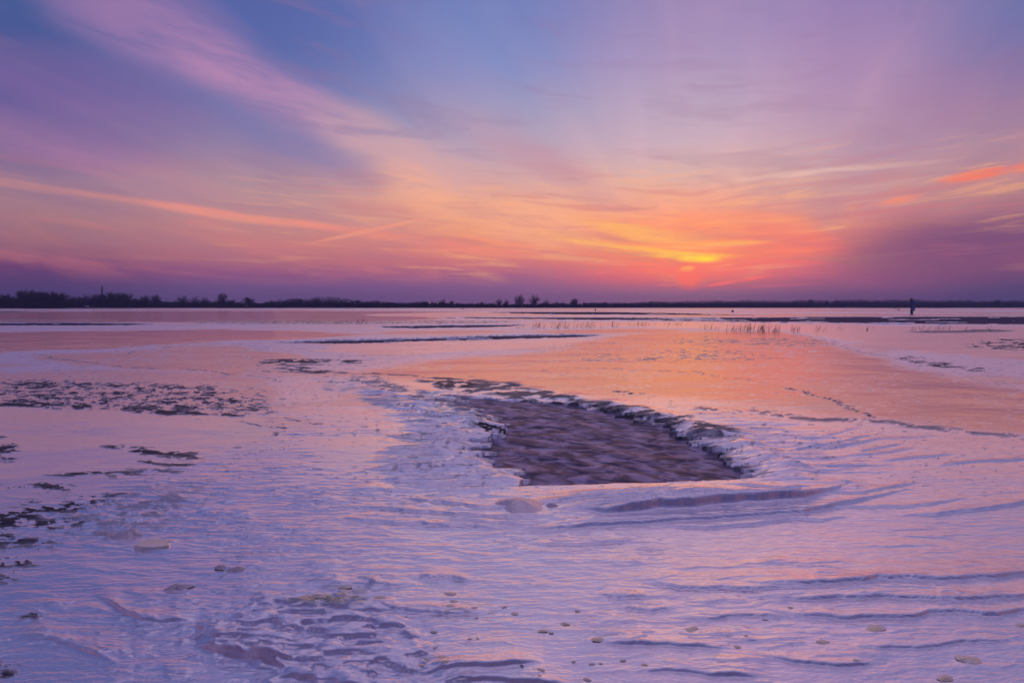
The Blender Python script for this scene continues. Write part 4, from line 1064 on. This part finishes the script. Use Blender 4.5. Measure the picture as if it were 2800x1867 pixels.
for b_ in [
 (2003, 853.5, 0.66, 'largest yellow-brown buoy, frozen in below and right of the sun'),
 (1628, 849.4, 0.66, 'yellow-brown buoy frozen in left of the sun reflection'),
 (1265, 845.6, 0.72, 'yellow-brown buoy frozen in below the tiny lone middle-shore tree'),
 (2457.7, 847.9, 0.66, 'yellow-brown buoy nearest the left side of the marker post'),
 (2451, 844.4, 0.62, 'small buoy right beside the distant dark post'),
 (1059.7, 843.6, 0.85, 'small reddish buoy below the low hedge left of the orange lamps'),
 (946, 842.8, 0.9, 'tiny buoy at the far ice edge below the small round lone tree'),
 (856, 842.3, 0.9, 'tiny buoy at the far ice edge below peak of middle belt'),
 (791, 842.2, 0.9, 'tiny buoy at the far ice edge below left of middle belt'),
]: buoy(*b_)

# ================================================================== REEDS STANDING IN THE ICE
stem_meshes = []
for k in range(5):
    mb = MB(); rg = random.Random(50 + k)
    bend = [(0, 0.10, 0.05), (1, 0.28, 0.0), (2, 0.5, 0.1), (3, 0.20, -0.1), (4, 0.62, 0.05)][k]
    pts = []
    for z in (-0.10, 0.35, 0.70, 1.0):
        zz = max(z, 0.0); pts.append((bend[1] * zz ** 1.3, bend[2] * zz, z))
    if k == 2: pts[3] = (pts[2][0] + 0.22, pts[2][1], 0.62)              # broken tip
    mb.ring_tube(pts, [0.030, 0.027, 0.022, 0.008], 4)
    me_ = bpy.data.meshes.new('stem'); me_.from_pydata([tuple(a) for a in mb.v], [], mb.f); me_.materials.append(reed_m); stem_meshes.append(me_)
def reeds(x0, x1, y0, y1, n, h0, h1, label):
    c = gpt((x0 + x1) / 2, (y0 + y1) / 2); e = empty('reed_tuft', c)
    tag(e, label, 'reeds', 'dry reed tufts standing in the ice')
    rg = random.Random(int(x0 * 13 + n))
    for k in range(n):
        p = gpt(rg.triangular(x0, x1), rg.uniform(y0, y1)); h = rg.uniform(h0, h1) * p.y / F_PX
        o = bpy.data.objects.new('stem', rg.choice(stem_meshes)); COL.objects.link(o); o.parent = e
        o.location = (p.x - c.x, p.y - c.y, 0)
        o.rotation_euler = (0, rg.gauss(0.05, 0.12), rg.gauss(0, 0.5)); th = 0.26 + 0.12 * rg.random()
        o.scale = (th, th, h)
for r_ in [
 (1445, 1500, 892, 899, 18, 9, 20, 'leftmost dark reed tuft of the long reed row'),
 (1500, 1560, 893, 899, 24, 9, 20, 'second reed tuft from the left in the long reed row'),
 (1560, 1645, 892, 898, 22, 8, 18, 'third reed tuft from the left in the long reed row'),
 (1645, 1705, 890, 897, 13, 7, 18, 'sparse reed tuft left of the glowing orange ice reflection'),
 (1710, 1800, 888, 890.5, 22, 6, 13, 'thin reddish row of short reeds left in the sun reflection'),
 (1800, 1880, 888, 890.5, 14, 6, 12, 'faint short reeds in the brightest part of the reflection'),
 (1910, 1975, 899, 904, 14, 8, 18, 'loose reed tuft just left of the thickest reed tuft'),
 (1978, 2030, 900, 906, 18, 9, 18, 'reed tuft directly below the largest buoy'),
 (2025, 2065, 900, 908, 24, 10, 22, 'thickest darkest reed tuft below and right of the sun'),
 (2062, 2105, 901, 909, 26, 12, 24, 'tall slanting reed tuft right of the thickest tuft'),
 (2105, 2140, 903, 910, 14, 10, 22, 'slanting reeds at the right end of the dense reed row'),
 (2150, 2192, 902, 910, 12, 9, 20, 'reed tuft with one tall stalk right of the dense row'),
 (2215, 2262, 900, 908, 8, 8, 20, 'few slanting reed stalks left of the gap in the row'),
 (2275, 2320, 899, 905, 5, 6, 12, 'pair of short bent reeds in the gap of the row'),
 (2355, 2402, 900, 905, 6, 6, 14, 'short reeds lying beside the dark streak left of the post'),
 (2488, 2542, 899, 908, 9, 8, 20, 'reed stalks directly below the marker post'),
 (2548, 2605, 899, 908, 11, 7, 16, 'reed tuft to the right below the marker post'),
 (2636, 2662, 900, 906, 4, 7, 13, 'three small reeds right of the marker post reeds'),
 (2680, 2735, 898, 907, 5, 7, 13, 'rightmost few reeds standing in the pink ice'),
 (690, 800, 879, 886, 26, 3, 7, 'short dark stubble left of the taller reeds on brown ice'),
 (800, 910, 878, 886, 26, 3, 8, 'short dark stubble in the middle of the brown ice'),
 (905, 960, 880, 887, 18, 5, 12, 'left half of the taller reeds on the brown ice'),
 (955, 1020, 880, 887, 20, 6, 15, 'right half of the taller reeds on the brown ice'),
 (1385, 1445, 893, 902, 6, 10, 18, 'few scattered stalks left of the long reed row'),
 (1500, 1575, 880, 883, 4, 6, 10, 'few tiny reeds behind the long reed row'),
]: reeds(*r_)

# ================================================================== LOOSE ICE ON THE SHEET
def sheet_z(x, y):
    j = int(np.clip(np.searchsorted(colsx, x), 1, NC - 2)); i = int(np.clip(np.searchsorted(rows, y), 1, NR - 2))
    return float(Hh[i, j])
def lump_mesh(name, seed, mat, flat=0.5, n=3, rough=0.25):
    """low frozen-on heap: a dome that runs out flush with the sheet, its top broken into knobs"""
    rg = np.random.default_rng(seed); nr, na = 12 + 4 * (n > 3), 32
    ph = rg.uniform(0, 6.28, 6); V_ = []; F_ = []
    for i in range(nr + 1):
        r = i / nr
        for j in range(na):
            th = 2 * math.pi * j / na
            edge = 1 + rough * (0.30 * math.sin(2 * th + ph[0]) + 0.26 * math.sin(3 * th + ph[1]) + 0.18 * math.sin(5 * th + ph[2]) + 0.12 * math.sin(9 * th + ph[3]))
            V_.append((r * edge * math.cos(th), r * edge * math.sin(th), r))
    A_ = np.array(V_); rr = A_[:, 2]
    kn = fbm(A_[:, 0] * 1.7 + seed, A_[:, 1] * 1.7, seed % 97, 4, 0.6)
    z = flat * (1 - rr ** 2) ** 1.1 * (1 + 0.9 * rough * kn) - 0.10 * rr ** 4
    vs_ = np.stack([A_[:, 0], A_[:, 1], z], -1)
    for i in range(nr):
        for j in range(na):
            j2 = (j + 1) % na; F_.append((i * na + j, (i + 1) * na + j, (i + 1) * na + j2, i * na + j2))
    m = bpy.data.meshes.new(name); m.from_pydata([tuple(map(float, q)) for q in vs_], [], F_)
    m.polygons.foreach_set('use_smooth', [True] * len(m.polygons)); m.materials.append(mat)
    return m
def icy(name, c1, c2, scale, rough=0.35):
    m = mottled(name, c1, c2, scale, rough, 0.6); b = m.node_tree.nodes['Principled BSDF']
    b.inputs['Metallic'].default_value = 0.72
    return m
yel_m = icy("silty_ice", (1.0, 0.88, 0.56), (0.98, 0.92, 0.84), 1.5, 0.26)
wht_m = icy("mound_ice", (0.90, 0.86, 0.90), (0.78, 0.74, 0.82), 1.5, 0.34)
tan_m = icy("tan_ice", (0.84, 0.70, 0.68), (0.80, 0.70, 0.72), 1.5, 0.30)
lumps = [lump_mesh('ice_lump', 400 + k, yel_m, 0.45 + 0.1 * (k % 3), 3, 0.32) for k in range(5)]
GL = 'yellowish ice lumps frozen onto the foreground'
def lump_at(x, y, wpx, label, k, group=GL, name='ice_lump', meshes=lumps, asp=0.62, hz=0.36, cat='ice'):
    p = gpt(x, y); z = sheet_z(x, y); w = wpx * (0.42 if group == GL else 0.5) * p.y / F_PX
    o = bpy.data.objects.new(name, meshes[k % len(meshes)]); COL.objects.link(o)
    o.location = (p.x, p.y, z + 0.002); o.scale = (w, w * asp, w * hz * 2 * (0.34 if group == GL else 0.8)); o.rotation_euler = (0, 0, random.uniform(-0.4, 0.4) + (math.pi if k % 2 else 0))
    return tag(o, label, cat, group)
LUMPS = [
 (845, 1639, 46, 'leftmost lump of the greenish yellow ice heap in the left foreground'), (892, 1650, 40, 'biggest yellow knob of the greenish ice heap in the left foreground'), (945, 1610, 44, 'long yellowish lump at the top of the greenish ice heap'), (986, 1662, 24, 'small yellow lump right of the greenish ice heap'), (1040, 1640, 40, 'pale yellowish lump lying right of the greenish ice heap'),
 (1240, 1648, 26, 'upper lump of the small yellow cluster below centre'), (1232, 1666, 34, 'left lump of the small yellow cluster below centre'), (1295, 1671, 26, 'round yellow lump at the right of the small central cluster'), (1303, 1692, 14, 'tiny lump just below the small yellow central cluster'),
 (1232, 1626, 38, 'whitish lump above the small yellow central cluster'), (1379, 1662, 18, 'tiny pale lump alone right of the small central cluster'), (1408, 1680, 28, 'low yellowish lump right of the small central cluster'), (1186, 1730, 22, 'yellow lump at the right border of the rough brash ice'), (1109, 1689, 14, 'tiny yellowish lump at the upper border of the rough brash'),
 (1284, 1758, 14, 'left of two tiny lumps below the small central cluster'), (1306, 1756, 12, 'right of two tiny lumps below the small central cluster'), (1190, 1777, 18, 'small pale lump by the brash below its yellow neighbour'), (1163, 1808, 36, 'left of three big lumps near the bottom, beside the brash'), (1210, 1811, 38, 'middle of three big lumps near the bottom, beside the brash'), (1217, 1831, 30, 'lowest of three big lumps near the bottom, beside the brash'), (1153, 1836, 22, 'lump at the bottom tip of the rough brash ice'),
 (1427, 1822, 16, 'small lump at bottom centre above the wide flat lump'), (1479, 1841, 30, 'wide flat yellowish lump at the bottom centre'), (1475, 1858, 14, 'tiny lump just under the wide flat bottom-centre lump'), (1483, 1727, 32, 'left half of the touching pair of lumps below centre'), (1507, 1731, 16, 'right half of the touching pair of lumps below centre'),
 (1578, 1669, 20, 'single rounded lump alone on smooth ice right of centre'), (1545, 1706, 32, 'frosty lump below the single rounded lump'), (1636, 1754, 44, 'large cream lump at lower centre right'), (1569, 1808, 14, 'leftmost small lump of the bottom row right of centre'), (1619, 1815, 20, 'left one of two neighbouring lumps in the bottom row'), (1643, 1815, 14, 'right one of two neighbouring lumps in the bottom row'), (1704, 1807, 22, 'fourth lump of the bottom row right of centre'), (1762, 1821, 20, 'rightmost lump of the bottom row right of centre'), (1605, 1857, 28, 'lump touching the bottom edge of the picture right of centre'),
 (1891, 1723, 44, 'broad cream lump alone in the lower right middle'), (2015, 1771, 28, 'cream lump right of and below the broad lone lump'), (2093, 1695, 18, 'small lump on the layer edges in the lower right'), (2162, 1666, 16, 'tiny lump above the wavy layer edge at right'), (2039, 1741, 14, 'tiny lump above the cream lump in the lower right'),
 (2394, 1722, 70, 'long low pale lump lying under the right wavy edges'), (2651, 1804, 84, 'largest flat pale lump in the bottom right corner area'), (2586, 1852, 56, 'flat pale lump near the bottom edge at right'), (2788, 1712, 34, 'yellowish lump cut by the right edge of the picture'), (2340, 1813, 22, 'small pale lump at the bottom right of centre'), (2250, 1758, 40, 'grey low lump between the long lump and the cream lump'),
]
for k, (x, y, w, lab) in enumerate(LUMPS): lump_at(x, y, w, lab, k)
# a rounded silty hummock on the near bank and its small companion
hm = [lump_mesh('ice_hummock', 500 + k, tan_m, 0.8, 4, 0.30) for k in range(2)]
lump_at(1424, 1386, 150, 'large smooth brownish ice hummock on the near bank of the opening', 0, None, 'ice_hummock', hm, 0.8, 0.15)
lump_at(1508, 1388, 36, 'small brownish ice knob right of the large brownish hummock', 1, None, 'ice_hummock', hm, 0.6, 0.3)
# flat slab and stray chunks
sl = MB(); z0 = 0.012
out = [(367, 1503), (380, 1494), (402, 1487), (430, 1484), (455, 1486), (469, 1496), (462, 1501), (440, 1505), (417, 1508), (388, 1508)]
c = gpt(417, 1496); zs = sheet_z(417, 1496); q = [gpt(*o) - c for o in out]; n = len(q)
sl.v = [(a.x, a.y, zs - 0.01) for a in q] + [(a.x * 0.985, a.y * 0.985, zs + 0.013) for a in q] + [(a.x * 0.93, a.y * 0.93, zs + 0.018) for a in q]
for i in range(n):
    j = (i + 1) % n; sl.f += [(i, j, n + j, n + i), (n + i, n + j, 2 * n + j, 2 * n + i)]
sl.f.append(tuple(range(2 * n, 3 * n)))
so = sl.build('ice_slab', yel_m); so.location = (c.x, c.y, 0); tag(so, 'thin flat pale ice slab lying alone on the left foreground', 'ice')
chk = [lump_mesh('ice_chunk', 520 + k, tan_m, 0.6, 3, 0.6) for k in range(3)]
for k, (x, y, w, lab) in enumerate([
 (485, 1611, 66, 'long brown ice chunk lying alone in the left foreground'), (604, 1557, 44, 'left brown chunk of the short row left of the brash'), (648, 1562, 50, 'right brown chunk of the short row left of the brash'),
 (290, 1464, 60, 'brownish long chunk above the flat pale slab, left piece'), (350, 1466, 90, 'brownish long chunk above the flat pale slab, right piece')]):
    lump_at(x, y, w, lab, k, 'brown ice chunks on the left', 'ice_chunk', chk, 0.4, 0.3)
# far hummocks heaped along the open leads
fm = [lump_mesh('ice_mound', 540 + k, wht_m, 0.9, 3, 0.5) for k in range(4)]
for k, (x, y, w, lab) in enumerate([
 (1508, 860.5, 26, 'left of two pointed snowy mounds on the upper dark water band'), (1619, 860.8, 20, 'right of two pointed snowy mounds on the upper dark water band'), (1955, 861.5, 14, 'small mound on thin ice line left of the largest buoy'), (2009, 862.3, 13, 'bluish mound directly below the largest buoy'), (2053, 862.5, 9, 'tiny mound right below the largest buoy'),
 (1973, 881.5, 12, 'low mound left of the rounded mound under the largest buoy'), (2004, 881.3, 17, 'rounded mound on the lower water band under the largest buoy'), (2040, 883.0, 11, 'low flat mound right of the one under the largest buoy'), (2064, 882.8, 11, 'first of two joined mounds above the thick reed tuft'), (2086, 883.2, 18, 'second, larger of two joined mounds above the thick reed tuft'),
 (2142, 884.0, 30, 'wide pale mound above the tall-stalk reeds'), (2216, 884.6, 20, 'pointed mound on the lower band above the few slanting stalks'), (2290, 885.2, 22, 'mound on the lower band left of the long mounds'), (2345, 886.4, 24, 'flat mound left of the two long mounds below the band'), (2378, 886.6, 26, 'mound touching the left end of the two long mounds'), (2415, 886.6, 42, 'left of the two longest pale mounds along the lower band'), (2462, 887.0, 44, 'right of the two longest pale mounds, left of the marker post'), (2572, 888.6, 30, 'pale mound on the lower band right of the marker post')]):
    lump_at(x, y, w, lab, k, 'pale ice mounds heaped along the open water', 'ice_mound', fm, 0.8, 0.13)

# ================================================================== HAZE
hz = bpy.data.materials.new("haze_air"); hz.use_nodes = True
ht = NT(hz.node_tree); ht.n.clear()
pv = ht.n.new('ShaderNodeVolumePrincipled'); pv.inputs['Color'].default_value = (0.55, 0.60, 1.0, 1)
pv.inputs['Density'].default_value = 0.00028; pv.inputs['Anisotropy'].default_value = 0.0
ho = ht.n.new('ShaderNodeOutputMaterial'); ht.l.new(pv.outputs[0], ho.inputs['Volume'])
haze = MB().box((0, 0, 20), (2 * EXT + 200, 2 * EXT + 200, 46)).build('haze', hz)
haze['kind'] = 'stuff'; tag(haze, 'thin bluish morning haze over the frozen lake', 'haze')
